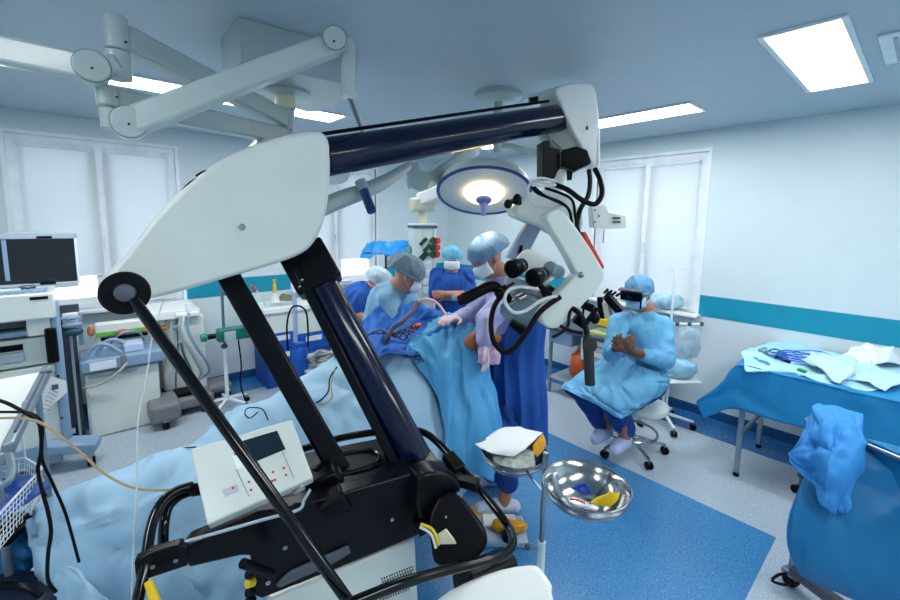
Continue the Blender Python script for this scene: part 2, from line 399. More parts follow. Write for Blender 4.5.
# ---------------------------------------------------------------- ceiling pendant with monitor arms
pen = thing('equipment_pendant', 'pale grey jointed ceiling pendant arms hanging from a chamfered ceiling box, upper left', 'pendant arm', tuple(P(285, 100, 2.15)))
zb = 2.52
bot = [Pz(x, y, zb) for x, y in ((223, 79), (241, 62), (352, 86), (357, 92), (318, 112), (306, 112), (226, 88))]
MB().prism(bot, (0, 0, HC-zb)).build('ceiling_box', pend_m, pen, bevel=.004)
hub = Pz(285, 92, zb); hx, hy = hub.x, hub.y; hd = 2.15
def hz(y): return PX(285, y, hx).z
MB().lathe((hx, hy, zb), (0, 0, -1), [(.001, -.01), (.13, -.01), (.13, .012), (.10, .02), (.001, .02)], 36).build('ceiling_flange', pend_m, pen)
MB().cyl((hx, hy, zb), (hx, hy, hz(110)), .052, n=28).build('hub_collar', cream, pen, bevel=.004)
MB().cyl((hx, hy, hz(107)), (hx, hy, hz(142)), .046, n=28).build('hub_shaft', pend_m, pen, bevel=.004)
# joint columns at the near end
j1 = P(117, 66, 1.42); j1.z = P(117, 66, 1.42).z
def vcol(name, px, d, y0, y1, r):
    a = P(px, y0, d); b = P(px, y1, d); a = Vector((b.x, b.y, a.z)); MB().cyl(b, a, r, n=28).build(name, pend_m, pen, bevel=.006); return a, b
vcol('joint_column', 117, 1.42, 18, 51, .037); vcol('joint_column', 119, 1.42, 53, 80, .039)
vcol('joint_column', 108, 1.44, 88, 107, .031); vcol('joint_column', 112, 1.44, 109, 130, .031)
def arm(name, a, b, w_, h, w2=None, h2=None, bev=.012, m=None):
    return MB().beam(a, b, w_, h, None, w2, h2).build(name, m or pend_m, pen, bevel=bev, seg=3)
arm('horizontal_arm', P(122, 38, 1.44), Vector((hx, hy, P(284, 112, 2.12).z)), .07, .085)
arm('horizontal_arm', P(112, 100, 1.46), Vector((hx, hy, P(284, 131, 2.14).z)), .07, .085)
def disc(a, r, th, nrm=None):
    nrm = (nrm or (EYE-V(a))); nrm = Vector(nrm); nrm.z = 0; nrm.normalize(); return MB().cyl(V(a)-nrm*th/2, V(a)+nrm*th/2, r, n=36)
disc(P(92, 69, 1.36), .048, .085).build('pivot_disc', pend_m, pen, bevel=.004)
disc(P(129, 124, 1.34), .047, .085).build('pivot_disc', pend_m, pen, bevel=.004)
for q_, r__ in ((P(92, 69, 1.36), .0485), (P(129, 124, 1.34), .0475), (P(335, 42, 1.45), .0385)):
    nn_ = V(EYE-q_); nn_.z = 0; nn_.normalize(); qq = q_+nn_*.036; fu_ = frame(nn_); MB().tube([qq+(fu_[0]*math.cos(t)+fu_[1]*math.sin(t))*r__ for t in [R(8*k) for k in range(45)]], .0014, 6, closed=True).build('seam_ring', grey_d, pen)
for x, y, d in ((92, 68, 1.316), (129, 124, 1.296), (334, 41, 1.40), (126, 42, 1.40), (117, 97, 1.408), (292, 109, 2.09), (291, 130, 2.09)):
    MB().ell(P(x, y, d), (.004, .004, .004), n=10, m=6).build('screw', black, pen)
arm('spring_arm', P(96, 70, 1.36), P(-60, 37, 1.25), .06, .082)
arm('spring_arm', P(118, 64, 1.40), P(95, 70, 1.36), .06, .06)
arm('spring_arm', P(131, 123, 1.34), P(333, 45, 1.46), .062, .086, .06, .07)
arm('arm_tail', P(120, 122, 1.42), P(131, 123, 1.34), .05, .06)
disc(P(335, 42, 1.45), .038, .08).build('pivot_disc', pend_m, pen, bevel=.004)
a = P(348, 46, 1.49); b = P(349, 92, 1.49); b = Vector((a.x, a.y, b.z))
arm('elbow', P(337, 43, 1.47), a, .05, .05)
MB().tube([a+Vector((0, 0, .03)), a, b], [.018, .026, .026], 20).build('drop_tube', pend_m, pen)
MB().cyl(b+Vector((0, 0, .005)), b-Vector((0, 0, .012)), .03, n=24).build('collar', pend_m, pen, bevel=.003)
MB().tube([b, P(363, 132, 1.95), P(366, 150, 2.05)], .012, 12).build('hanging_rod', alum, pen)

# lamp hanger that curves behind the microscope tube
sl = thing('satellite_lamp', 'curved white lamp yoke with blue grip, half hidden behind the microscope cover', 'surgical lamp', tuple(P(365, 185, 2.1)))
MB().tube([P(240, 230, 1.95), P(300, 215, 1.98), P(345, 198, 2.05), P(380, 184, 2.12), P(408, 166, 2.25)], [.045, .045, .042, .036, .022], 20, sm=6).build('yoke', pend_m, sl)
MB().tube([P(362, 186, 2.02), P(372, 212, 1.98)], [.022, .022], 18).build('grip', mat('blue grip', (20, 62, 120), .4), sl, bevel=.003)
MB().cyl(P(360, 181, 2.02), P(364, 190, 2.015), .027, n=18).build('grip_collar', grey_l, sl)
o = P(300, 165, 2.3); MB().lathe(o, (-.25, -.1, -1), [(.001, -.1), (.12, -.095), (.24, -.05), (.27, 0), (.26, .02), (.001, .02)], 40).build('lamp_dome', plastic_g, sl)

# ---------------------------------------------------------------- main operating lamp
lp = thing('operating_lamp', 'large lit operating lamp dome with faceted reflector above the surgeon', 'surgical lamp', tuple(P(483, 185, 2.75)))
o = P(484, 192, 2.7); ax = (EYE+Vector((0.0, 0, -2.2))-o); ax = (UP*-1+(EYE-o).normalized()*.5).normalized()
rad = 47*2.7/421
MB().lathe(o, -ax, [(rad, -.005), (rad*1.02, .0), (rad*1.0, .03), (rad*.9, .075), (rad*.62, .12), (rad*.25, .145), (.03, .15), (.001, .15)], 56).build('dome', plastic_g, lp)
MB().tube([o+(frame(ax)[0]*math.cos(t)+frame(ax)[1]*math.sin(t))*rad*.98-ax*-.004 for t in [2*math.pi*k/56 for k in range(56)]], .011, 10, closed=True).build('rim', mat('blue rim', (30, 75, 150), .35), lp)
MB().lathe(o, -ax, [(rad*.97, .004), (rad*.80, .045), (rad*.5, .075), (rad*.3, .085), (.001, .085)], 56).build('reflector', lampglass, lp)
MB().lathe(o, -ax, [(.001, -.055), (rad*.16, -.055), (rad*.38, -.03), (rad*.45, .0), (rad*.38, .02), (rad*.26, .03), (rad*.28, .08), (.001, .08)], 40).build('bulb', bulb_e, lp)
h = o+ax*.055
MB().lathe(h, ax, [(.001, -.005), (.055, -.005), (.05, .012), (.022, .02), (.017, .09), (.012, .11), (.001, .112)], 24).build('sterile_handle', mat('lilac handle', (110, 130, 200), .3), lp)
lt = bpy.data.lights.new('lamp_glow', 'SPOT'); lt.energy = 7; lt.color = (1, .93, .82); lt.spot_size = R(70); lt.shadow_soft_size = .12
lo = bpy.data.objects.new('lamp_glow', lt); C.objects.link(lo); lo.parent = lp; lo.location = (o+ax*.16)-V(lp.location)
lo.rotation_euler = (P(435, 345, 2.6)-(o+ax*.16)).to_track_quat('-Z', 'Y').to_euler()
arm2 = lambda n_, a, b, w_, h_, **k: MB().beam(a, b, w_, h_).build(n_, pend_m, lp, bevel=.012, **k)
arm2('spring_arm', P(421, 184, 2.55), P(475, 148, 2.95), .075, .09)
disc(P(420, 181, 2.55), .062, .09).build('pivot_disc', pend_m, lp, bevel=.004)
MB().beam(P(413, 163, 2.55), P(414, 188, 2.55), .075, .08, up=tuple(FWD)).build('knuckle', pend_m, lp, bevel=.008)
MB().tube([P(470, 150, 2.95), P(485, 140, 2.95), P(497, 132, 2.95)], .035, 16, sm=4).build('elbow', pend_m, lp)
MB().tube([P(497, 146, 2.9), P(510, 146, 2.9), P(525, 150, 2.85), P(545, 156, 2.8), P(548, 175, 2.75), P(530, 182, 2.72)], .02, 14, sm=5).build('yoke', pend_m, lp)
a = P(497, 150, 2.9); MB().cyl((a.x, a.y, a.z-.02), (a.x, a.y, HC), .03, n=20).build('drop_tube', pend_m, lp)
MB().lathe((a.x, a.y, HC), (0, 0, -1), [(.001, 0), (.16, 0), (.16, .03), (.1, .06), (.001, .06)], 32).build('ceiling_cap', pend_m, lp)

# ---------------------------------------------------------------- gas supply column
gc = thing('supply_column', 'white ceiling supply column with green and red outlets beside the standing nurse', 'supply column', tuple(P(426, 300, 4.35)))
d = 4.35; a = P(412, 228, d); 
wdt = 28*d/421; top = P(426, 228, d).z; low = P(426, 322, d).z
nrm = turn(-20); sd = Vector((nrm.y, -nrm.x, 0)); c0 = P(425, 228, d)+nrm*.1; c0.z = (top+low)/2
MB().box(c0, (wdt*.86, .22, top-low), (sd, nrm, UP)).build('column_body', plastic_g, gc, bevel=.01)
MB().box((c0.x, c0.y, top+.012), (wdt*.9, .24, .03), (sd, nrm, UP)).build('top_cap', grey_d, gc, bevel=.005)
MB().box((c0.x, c0.y, top+.035), (wdt*.9, .24, .02), (sd, nrm, UP)).build('top_plate', white_trim, gc, bevel=.005)
f0 = c0-nrm*.112
for k, (dx, z) in enumerate(((-.02, .0), (.02, -.065), (-.0, -.15), (-.02, -.14))):
    p = f0+sd*(dx-.0)+UP*(top-f0.z-.14+z); u = (sd*.7+UP*.7).normalized(); v_ = (UP*.7-sd*.7)
    MB().box(p, (.1, .04, .02), (u, v_, nrm)).build('green_outlet', mat('dark green', (12, 70, 50), .4), gc, bevel=.003)
for k in range(6):
    p = f0+sd*.085+UP*(top-f0.z-.13-.072*(k//2))+sd*(.04*(k % 2))
    MB().cyl(p-nrm*.002+nrm*.02, p-nrm*.022, .036, n=18).build('outlet', (red if k % 2 else mat('dark green', (12, 70, 50), .4)), gc, bevel=.003)
for k in range(4): MB().box(f0+UP*(top-f0.z-.38-.09*k)+sd*.02, (.09, .012, .07), (sd, nrm, UP)).build('socket', white_trim, gc, bevel=.004)
for k in (-1, 1): MB().box(f0+sd*(.055*k+.03)+UP*0, (.004, .006, top-low-.02), (sd, nrm, UP)).build('rail', grey_l, gc)
cpt = P(425, 222, d); MB().cyl((c0.x, c0.y, top+.04), (c0.x, c0.y, top+.17), .045, n=20).build('neck', cream, gc)
z1 = top+.17
MB().box((c0.x, c0.y, z1+.07), (.26, .2, .14), (sd, nrm, UP)).build('arm_joint', cream, gc, bevel=.03, seg=3)
MB().beam((c0.x, c0.y, z1+.12), P(458, 187, 4.15), .2, .13).build('horizontal_arm', plastic_w, gc, bevel=.02)
e = P(458, 187, 4.15); MB().cyl((e.x, e.y, e.z-.05), (e.x, e.y, HC), .07, n=24).build('ceiling_tube', pend_m, gc)

# ---------------------------------------------------------------- the surgical microscope
ms = thing('surgical_microscope', 'big floor-standing surgical microscope with white covers, navy tubes and black frame in the foreground', 'microscope', tuple(P(340, 560, 1.45)-Vector((0, 0, P(340, 560, 1.45).z))))
A = P(331, 200, 1.58); B = P(120, 240, 1.26)
u = (A-B); u.z = 0; u.normalize(); pn = Vector((-u.y, u.x, 0))
pod = [(103, 293), (104, 282), (112, 268), (124, 256), (143, 232), (166, 205), (195, 179), (226, 157), (256, 144), (285, 135), (310, 131), (322, 132), (329, 140), (331, 160), (330, 190), (326, 215), (320, 233), (311, 247), (298, 256), (270, 266), (235, 276), (195, 288), (160, 297), (135, 302), (116, 302)]
plate('balance_cover', pod, A, pn, .17, plastic_g, ms, bevel=.016, sm=3, seg=4)
MB().cyl(on_plane([(242, 227)], A, pn)[0]-pn.normalized()*.006*(1 if pn.dot(A-EYE) > 0 else -1), on_plane([(242, 227)], A, pn)[0], .011, n=18).build('cover_bolt', chrome, ms, bevel=.001)
# disc and thin rod
dc = P(125, 293, 1.18); MB().lathe(dc+(dc-EYE).normalized()*.03, (EYE-dc).normalized(), [(.001, -.03), (.054, -.03), (.061, -.01), (.061, .012), (.055, .02), (.031, .02), (.028, .024), (.001, .024)], 44).build('pivot_disc', black, ms)
MB().lathe(dc, (EYE-dc).normalized(), [(.001, 0), (.026, 0), (.022, .012), (.001, .016)], 28).build('pivot_hub', grey_d, ms)
MB().tube([P(134, 300, 1.19), P(356, 612, 1.12)], .0155, 20).build('thin_strut', gloss, ms)
# second bar and column
MB().beam(P(228, 275, 1.5), P(349, 487, 1.5), .075, .05, up=tuple((EYE-P(290, 380, 1.5)).normalized())).build('lower_link', blackm, ms, bevel=.01, seg=3)
MB().tube([P(308, 262, 1.66), P(426, 480, 1.6)], .066, 36).build('lift_column', navy, ms)
MB().beam(P(296, 268, 1.6), P(402, 478, 1.55), .035, .06, up=tuple((EYE-P(350, 380, 1.5)).normalized())).build('column_guide', blackm, ms, bevel=.006)
MB().beam(P(301, 250, 1.66), P(322, 288, 1.64), .175, .13, up=tuple((EYE-P(310, 270, 1.6)).normalized())).build('column_head', black, ms, bevel=.012)
for x, y in ((302, 280), (299, 287)): MB().ell(P(x, y, 1.53), (.006, .006, .006), n=8, m=5).build('screw', chrome, ms)
MB().lathe(P(424, 476, 1.6), (P(308, 262, 1.66)-P(426, 480, 1.6)), [(.001, -.04), (.09, -.04), (.09, -.01), (.07, .015), (.001, .015)], 36).build('column_collar', black, ms)
# long tube to the head
MB().tube([P(322, 158, 1.62), P(560, 118, 2.36)], .0735, 44).build('boom_tube', navy, ms, bevel=.01, seg=3)
MB().tube([P(322, 134, 1.66), P(556, 100, 2.40)], .008, 10).build('boom_trim', black, ms)
# head housing
hc = P(570, 125, 2.36); hn = turn(-8)
plate('head_housing', [(539, 96), (541, 91), (560, 85), (578, 82), (591, 83), (596, 92), (600, 130), (600, 166), (592, 168), (575, 158), (548, 152), (537, 136), (541, 112)], P(545, 120, 2.38), turn(18), .22, plastic_g, ms, bevel=.012, seg=3)
plate('head_cover', [(556, 89), (570, 83), (585, 82.5), (592, 84), (597, 95), (600, 125), (601, 160), (599, 168), (594, 167), (584, 151), (574, 134), (566, 117), (560, 101)], P(575, 125, 2.28), hn, .05, plastic_w, ms, bevel=.012, sm=2, seg=3)
plate('head_bracket', [(527, 96), (539, 92), (541, 104), (528, 105)], P(535, 100, 2.42), turn(0), .1, white_trim, ms, bevel=.004)
plate('bracket_slot', [(529, 97.5), (538, 96), (538, 101), (530, 102)], P(535, 100, 2.415), turn(0), .01, black, ms, bevel=.001)
MB().ell(P(587, 128, 2.27), (.008, .008, .012), n=10, m=6).build('screw', grey_d, ms)
for a, b in (((541, 122), (553, 148)), ((552, 140), (562, 150))): MB().tube([P(*a, 2.365), P(*b, 2.365)], .0025, 6).build('seam', grey_d, ms)
plate('rotation_block', [(543, 141), (549, 140), (551, 147), (560, 149), (560, 168), (573, 172), (572, 180), (543, 178)], P(555, 160, 2.27), turn(-5), .12, black, ms, bevel=.004)
plate('lock_block', [(561, 150), (577, 146), (588, 150), (592, 163), (575, 171), (561, 166)], P(575, 160, 2.22), turn(10), .14, black, ms, bevel=.01)
MB().tube([P(560, 172, 2.32), P(556, 200, 2.3)], .045, 24).build('swivel_post', plastic_g, ms)
# horizontal carrier and L arm
plate('carrier_body', [(515, 206), (520, 199), (528, 193), (545, 190), (565, 192), (580, 205), (584, 225), (575, 240), (560, 236), (545, 228), (520, 218), (515, 213)], P(545, 212, 2.2), turn(-10), .16, plastic_g, ms, bevel=.02, sm=2, seg=3)
plate('angle_arm', [(547, 221), (549, 213), (556, 209.5), (564, 212), (574, 224), (590, 247), (603.5, 270), (604.5, 277), (601, 285), (580, 309), (563, 325), (553, 329), (545, 326), (541, 319), (544, 310), (574, 278), (575.5, 271), (560, 243)], P(575, 270, 2.04), turn(-12), .075, plastic_g, ms, bevel=.01, sm=2, seg=3)
plate('red_strip', [(583, 232), (586, 232), (592, 244), (604, 266), (603.8, 269), (588, 246)], P(595, 250, 2.095), turn(-12), .03, red, ms, bevel=.001)
MB().lathe(P(581, 275, 2.045), (EYE-P(581, 275, 2.045)), [(.001, -.004), (.015, -.004), (.015, .006), (.009, .01), (.001, .01)], 20).build('arm_bolt', steel, ms)
plate('side_panel', [(527, 223.5), (541, 229.5), (524.5, 262), (507.5, 258)], P(525, 243, 2.32), turn(-10), .05, mat('blue grey panel', (150, 170, 196), .4), ms, bevel=.006)
plate('panel_clip', [(520, 246), (523, 245), (522, 255), (518, 256)], P(521, 250, 2.305), turn(-10), .012, black, ms, bevel=.001)
# binocular
plate('binocular_body', [(516, 262), (519, 254), (526, 250), (535, 253), (548, 260), (558, 264), (560, 270), (556, 277), (548, 284), (538, 284), (525, 277)], P(538, 267, 2.1), turn(15), .12, plastic_w, ms, bevel=.014, sm=2, seg=3)
MB().cyl(P(549, 268, 2.06), P(559, 272, 2.14), .035, n=28).build('lens_turret', alum, ms, bevel=.005)
for a, b in (((520, 266), (505, 272)), ((541, 275), (526, 281))):
    p, q = P(*a, 2.04), P(*b, 1.96); dr = (q-p).normalized()
    MB().lathe(p, dr, [(.001, -.02), (.034, -.02), (.036, .01), (.040, .02), (.046, .045), (.044, .07), (.03, .075), (.028, .066), (.001, .064)], 32).build('eyepiece', black, ms)
    MB().lathe(p, dr, [(.0365, .0), (.0385, .004), (.0385, .012), (.0375, .016)], 32).build('focus_ring', grey_d, ms)
plate('binocular_mount', [(508, 274), (522, 280), (541, 286), (545, 300), (520, 302), (504, 290)], P(525, 288, 2.16), turn(5), .12, grey_l, ms, bevel=.01)
plate('optics_body', [(500, 303), (522, 292), (540, 300), (541, 309), (534, 323), (527, 329), (512, 324), (499, 314)], P(520, 310, 2.14), turn(20), .16, alum, ms, bevel=.012)
plate('optics_cover', [(515, 290), (545, 284), (552, 292), (543, 312), (535, 318), (530, 300)], P(535, 300, 2.18), turn(-15), .1, alum, ms, bevel=.008)
plate('objective_ring', [(508, 325), (512, 322), (530, 331), (527, 337), (521, 336)], P(518, 329, 2.09), turn(10), .1, black, ms, bevel=.006)
MB().cyl(P(508, 305, 2.02), P(523, 296, 2.06), .012, n=18).build('light_plug', chrome, ms, bevel=.002)
MB().cyl(P(517, 300, 2.03), P(524, 296, 2.06), .021, n=18).build('plug_collar', steel, ms, bevel=.002)
plate('knob_block', [(541, 292), (552, 286), (560, 292), (556, 300), (546, 302)], P(550, 294, 2.12), turn(0), .08, black, ms, bevel=.006)
MB().cyl(P(537, 283, 2.08), P(551, 296, 2.05), .014, n=16).build('side_lever', black, ms, bevel=.003)
# hoses and cables round the head
def cable(pts, r, m, nm='cable', par=ms, n=8, sm=6): return MB().tube([P(*p) for p in pts], r, n, sm=sm).build(nm, m, par)
cable([(560, 297, 2.04), (540, 312, 2.0), (524, 336, 1.98), (508, 352, 1.97), (495, 344, 1.98), (491, 325, 2.0), (495, 305, 2.02), (508, 288, 2.04)], .013, rubber, 'hose')
cable([(557, 296, 2.0), (542, 300, 1.98), (525, 311, 1.97), (513, 312, 1.96), (505, 302, 1.96), (508, 291, 1.97), (520, 287, 1.98), (538, 289, 2.0)], .008, white_cable)
cable([(556, 186, 2.15), (540, 182, 2.1), (530, 184, 2.08), (528, 195, 2.06), (533, 205, 2.05), (550, 207, 2.05), (566, 206, 2.06), (573, 215, 2.07)], .006, white_cable)
cable([(558, 182, 2.13), (542, 178, 2.08), (530, 181, 2.05), (540, 186, 2.03), (556, 185, 2.04)], .006, white_cable)
cable([(556, 185, 2.1), (568, 190, 2.06), (582, 200, 2.05), (595, 204, 2.06), (602, 194, 2.08), (600, 180, 2.12), (595, 169, 2.16)], .013, rubber, 'spiral_hose')
cable([(589, 170, 2.2), (590, 182, 2.18), (588, 196, 2.14), (580, 210, 2.08), (577, 226, 2.06), (580, 236, 2.06)], .012, rubber, 'spiral_hose')
cable([(534, 187, 2.05), (545, 196, 2.03), (560, 202, 2.03), (569, 210, 2.04), (572, 224, 2.05)], .007, rubber)
cable([(545, 188, 2.05), (560, 193, 2.02), (572, 200, 2.02), (575, 214, 2.03), (577, 228, 2.05)], .007, rubber)
cable([(532, 187, 2.06), (537, 193, 2.05), (551, 199, 2.04), (566, 206, 2.04)], .006, rubber)
cable([(514, 283, 2.05), (502, 290, 2.03), (497, 297, 2.03), (505, 285, 2.0)], .007, rubber)
for (x, y), r_ in (((517, 199), .024), ((508, 204), .022)): MB().ell(P(x, y, 2.15), (r_, r_, r_*1.1), n=14, m=8).build('focus_knob', black, ms)
MB().tube([P(512, 201, 2.15), P(520, 203, 2.18)], .014, 12).build('knob_shaft', black, ms)
# assistant handle arm in a black sleeve
MB().tube([P(458, 301, 2.0), P(466, 298, 2.0), P(480, 291, 2.0), P(492, 286, 2.02), (P(503, 292, 2.06))], [.022, .03, .026, .028, .022], 14, sm=3).build('side_handle', rubber, ms)
MB().tube([P(493, 285, 2.02), P(503, 290, 2.04), P(510, 300, 2.07)], .016, 12, sm=3).build('handle_joint', black, ms)
MB().ell(P(500, 293, 2.0), (.028, .028, .024), n=14, m=8).build('handle_knob', black, ms)
# right hand grip and forked cables
MB().tube([P(590, 385, 2.0), P(589, 362, 2.0), P(588, 342, 2.01), P(588, 335, 2.02)], [.024, .024, .026, .018], 20, sm=3).build('hand_grip', mat('dark rubber grip', (22, 32, 38), .5), ms, bevel=.003)
MB().lathe(P(590, 345, 1.985), (EYE-P(590, 345, 2)), [(.001, -.02), (.033, -.02), (.033, .01), (.001, .014)], 24).build('grip_wheel', mat('dark rubber grip', (22, 32, 38), .5), ms)
MB().tube([P(588, 338, 2.02), P(584, 322, 2.04), P(578, 312, 2.06), P(568, 306, 2.08)], .014, 12, sm=3).build('grip_arm', black, ms)
MB().tube([P(583, 327, 2.03), P(592, 315, 2.02), P(597, 308, 2.02)], .012, 12).build('grip_arm', black, ms)
MB().ell(P(595, 318, 2.02), (.024, .024, .03), n=14, m=8).build('grip_knob', black, ms)
cable([(553, 337, 2.0), (562, 332, 2.02), (568, 325, 2.04), (570, 312, 2.06), (576, 300, 2.08)], .008, rubber)
cable([(560, 326, 2.02), (572, 331, 2.02), (582, 333, 2.03)], .009, rubber)
cable([(578, 301, 2.1), (587, 303, 2.1), (585, 290, 2.12), (583, 315, 2.1)], .006, rubber)
for a, b in (((580, 303), (592, 308)), ((574, 318), (586, 326))): MB().beam(P(*a, 2.1), P(*b, 2.1), .05, .04).build('clamp', black, ms, bevel=.004)
# white bracket on the right of the cables
plate('camera_mount', [(592, 206), (606, 205), (609, 212), (626, 215), (626.5, 228), (608, 229), (594, 228)], P(605, 217, 2.2), turn(0), .08, plastic_w, ms, bevel=.005)
MB().tube([P(604, 230, 2.22), P(603, 243, 2.22)], .004, 8).build('mount_rod', grey_l, ms)
for x, y in ((616, 218), (616, 222)): MB().beam(P(x-3, y, 2.19), P(x+4, y, 2.19), .012, .01).build('screw', grey_d, ms)
for x, y in ((599, 216), (595, 210), (595, 222)): MB().ell(P(x, y, 2.195), (.005, .005, .005), n=8, m=5).build('screw', grey_d, ms)
cable([(218, 170, 1.66), (205, 176, 1.6), (190, 184, 1.6), (181, 197, 1.6), (178, 215, 1.62)], .008, rubber)
cable([(222, 169, 1.62), (205, 171, 1.6), (196, 176, 1.6)], .004, rubber)

# microscope stand
BP = P(200, 548, 1.18); BQ = P(455, 490, 1.52); bu = BQ-BP; bu.z = 0; bu.normalize(); bn = Vector((-bu.y, bu.x, 0))
if bn.dot(BP-EYE) < 0: bn = -bn
plate('deck_plate', [(183, 552), (188, 545), (258, 515), (330, 497), (425, 470), (446, 468), (459, 478), (456, 516), (415, 537), (330, 572), (262, 599), (253, 596), (250, 556), (240, 556), (189, 568)], BP, bn, .06, blackm, ms, bevel=.006)
dk = on_plane([(262, 514), (330, 498), (428, 471), (446, 469)], BP, bn)
MB().prism([dk[0]+bn*.055, dk[1]+bn*.055, dk[2]+bn*.055, dk[3]+bn*.055, dk[3]+bn*.30-UP*.0, dk[0]+bn*.30], (0, 0, -.05)).build('deck_top', blackm, ms, bevel=.006)
plate('box_housing', [(268, 600), (415, 539), (418, 600), (420, 690), (272, 720)], BP+bn*.02, bn, .26, plastic_g, ms, bevel=.006)
vt = MB(); 
for i in range(13):
    for j in range(9):
        q = on_plane([(382+i*2.5+(j % 2)*1.2-j*.4, 579-i*1.0+j*2.8)], BP+bn*.018, bn)[0]; vt.cyl(q-bn*.001, q+bn*.002, .0026, n=6)
tag(vt.build('vent_holes', black, ms), kind='stuff')
sl_ = [dk[2].lerp(dk[1], .45)+bn*.17, dk[2].lerp(dk[1], .95)+bn*.17]
MB().tube([sl_[0]+bn*.05, sl_[0]-bn*.05, sl_[1]-bn*.05, sl_[1]+bn*.05], .008, 8, sm=4, closed=True).build('slot_rim', gloss, ms)
for x, y in ((285, 547), (283, 582), (392, 519), (268, 582), (330, 562)):
    q = on_plane([(x, y)], BP, bn)[0]; MB().lathe(q, -bn, [(.001, -.002), (.008, -.002), (.007, .005), (.003, .006), (.001, .004)], 16).build('deck_bolt', steel, ms)
plate('stiffener', [(276, 586), (290, 573), (349, 547), (351, 553), (330, 566), (280, 588)], BP-bn*.012, bn, .012, grey_d, ms, bevel=.002)
plate('cable_cover', [(317, 512), (343, 496), (352, 506), (352, 512), (324, 520)], BP-bn*.03, bn, .1, black, ms, bevel=.008)
plate('cable_bracket', [(415, 525), (432, 519), (433, 530), (420, 538)], BP-bn*.02, bn, .03, black, ms, bevel=.003)
MB().tube([P(242, 563, 1.12), P(272, 574, 1.2)], .013, 16).build('lock_lever', black, ms, bevel=.003)
for k in range(4): MB().cyl(P(254-k*0, 573+k*9, 1.24), P(247, 575+k*9, 1.22), .012, n=14).build('rear_plug', black if k != 1 else yellow, ms, bevel=.002)
# tube frame
fr = [(132, 625, 1.02), (144, 572, 1.08), (151, 528, 1.14), (160, 505, 1.18), (174, 492, 1.22), (192, 486, 1.26)]
MB().tube([P(*p) for p in fr], .0135, 16, sm=5).build('frame_tube', gloss, ms)
fr = [(163, 552, 1.17), (164, 525, 1.19), (168, 508, 1.22), (180, 496, 1.26), (196, 490, 1.3)]
MB().tube([P(*p) for p in fr], .0135, 16, sm=5).build('frame_tube', gloss, ms)
fr = [(300, 450, 1.66), (340, 438, 1.7), (385, 431, 1.74), (412, 430, 1.75), (430, 436, 1.73), (455, 461, 1.65), (482, 492, 1.57), (506, 523, 1.48), (513, 541, 1.4), (504, 555, 1.33), (480, 562, 1.27), (440, 572, 1.2), (400, 584, 1.13), (350, 604, 1.06), (300, 626, 1.0)]
MB().tube([P(*p) for p in fr], .0145, 18, sm=5).build('frame_tube', gloss, ms)
MB().beam(P(148, 558, 1.14), P(168, 552, 1.2), .02, .05).build('frame_clamp', blackm, ms, bevel=.003)
MB().beam(P(146, 560, 1.13), P(186, 553, 1.19), .03, .04).build('frame_clamp', blackm, ms, bevel=.004)
for a, b in (((447, 455), (460, 470)), ((440, 475), (478, 485))): MB().beam(P(*a, 1.62), P(*b, 1.56), .05, .03).build('frame_link', black, ms, bevel=.005)
cable([(160, 555, 1.12), (165, 545, 1.12), (180, 543, 1.13), (220, 532, 1.16), (262, 520, 1.2), (298, 510, 1.24), (304, 500, 1.26), (310, 490, 1.3)], .0045, grey_l)
MB().tube([P(148, 581, 1.05), P(156, 603, 1.04)], [.009, .012], 12).build('yellow_ferrule', yellow, ms)
plate('clamp_plate', [(134, 562), (150, 553), (180, 545), (188, 548), (188, 566), (152, 578), (136, 583)], P(155, 565, 1.09), bn, .03, blackm, ms, bevel=.004)
for x, y in ((153, 566), (176, 560)):
    q = on_plane([(x, y)], P(155, 565, 1.088), bn)[0]; MB().cyl(q, q-bn*.004, .0055, n=14).build('clamp_bolt', steel, ms)
# drive motor and cover at the right
plate('motor_housing', [(434, 503), (441, 494), (452, 492), (464, 499), (474, 512), (486, 530), (487, 545), (478, 557), (460, 563), (444, 566), (434, 562), (431, 545), (428, 520)], P(455, 530, 1.36), (P(455, 530, 1.36)-EYE).normalized(), .09, black, ms, bevel=.012, sm=2, seg=3)
plate('motor_shoulder', [(418, 480), (440, 473), (456, 480), (462, 492), (446, 497), (432, 510), (420, 520)], P(440, 490, 1.42), bn, .09, blackm, ms, bevel=.01, sm=2)
MB().box(P(446, 540, 1.345), (.045, .06, .012), ((SIDE*.8+UP*.6), (UP*.8-SIDE*.6), FWD)).build('connector', cream, ms, bevel=.002)
cable([(421, 524, 1.36), (433, 530, 1.34), (439, 545, 1.33)], .0045, yellow); cable([(420, 527, 1.36), (431, 534, 1.34), (436, 548, 1.33)], .0045, white_cable)
MB().ell(P(446, 517, 1.345), (.005, .005, .005), n=8, m=5).build('screw', chrome, ms)
MB().cyl(P(462, 585, 1.3), P(508, 565, 1.42), .055, n=28).build('base_drum', black, ms, bevel=.01)
plate('base_cover', [(425, 625), (437, 600), (465, 583), (500, 570), (530, 565), (540, 568), (551, 583), (552, 592), (545, 625)], P(490, 590, 1.24), (P(490, 590, 1.2)-EYE).normalized(), .14, plastic_w, ms, bevel=.018, sm=2, seg=3)
MB().ell(P(546, 585, 1.25), (.006, .006, .006), n=8, m=5).build('screw', grey_d, ms)
# stand foot under the housing
b0 = on_plane([(340, 640)], BP+bn*.14, bn)[0]
MB().box((b0.x, b0.y, .34), (.34, .24, .5), (bu, bn, UP)).build('pedestal', plastic_g, ms, bevel=.02)
MB().box((b0.x, b0.y, .09), (.75, .5, .07), (bu, bn, UP)).build('foot_plate', blackm, ms, bevel=.02)
for i in (-1, 1):
    for j in (-1, 1):
        c = Vector((b0.x, b0.y, .035))+bu*(.33*i)+bn*(.2*j); MB().cyl(c-bn*.02, c+bn*.02, .035, n=20).build('castor', rubber, ms, bevel=.006)
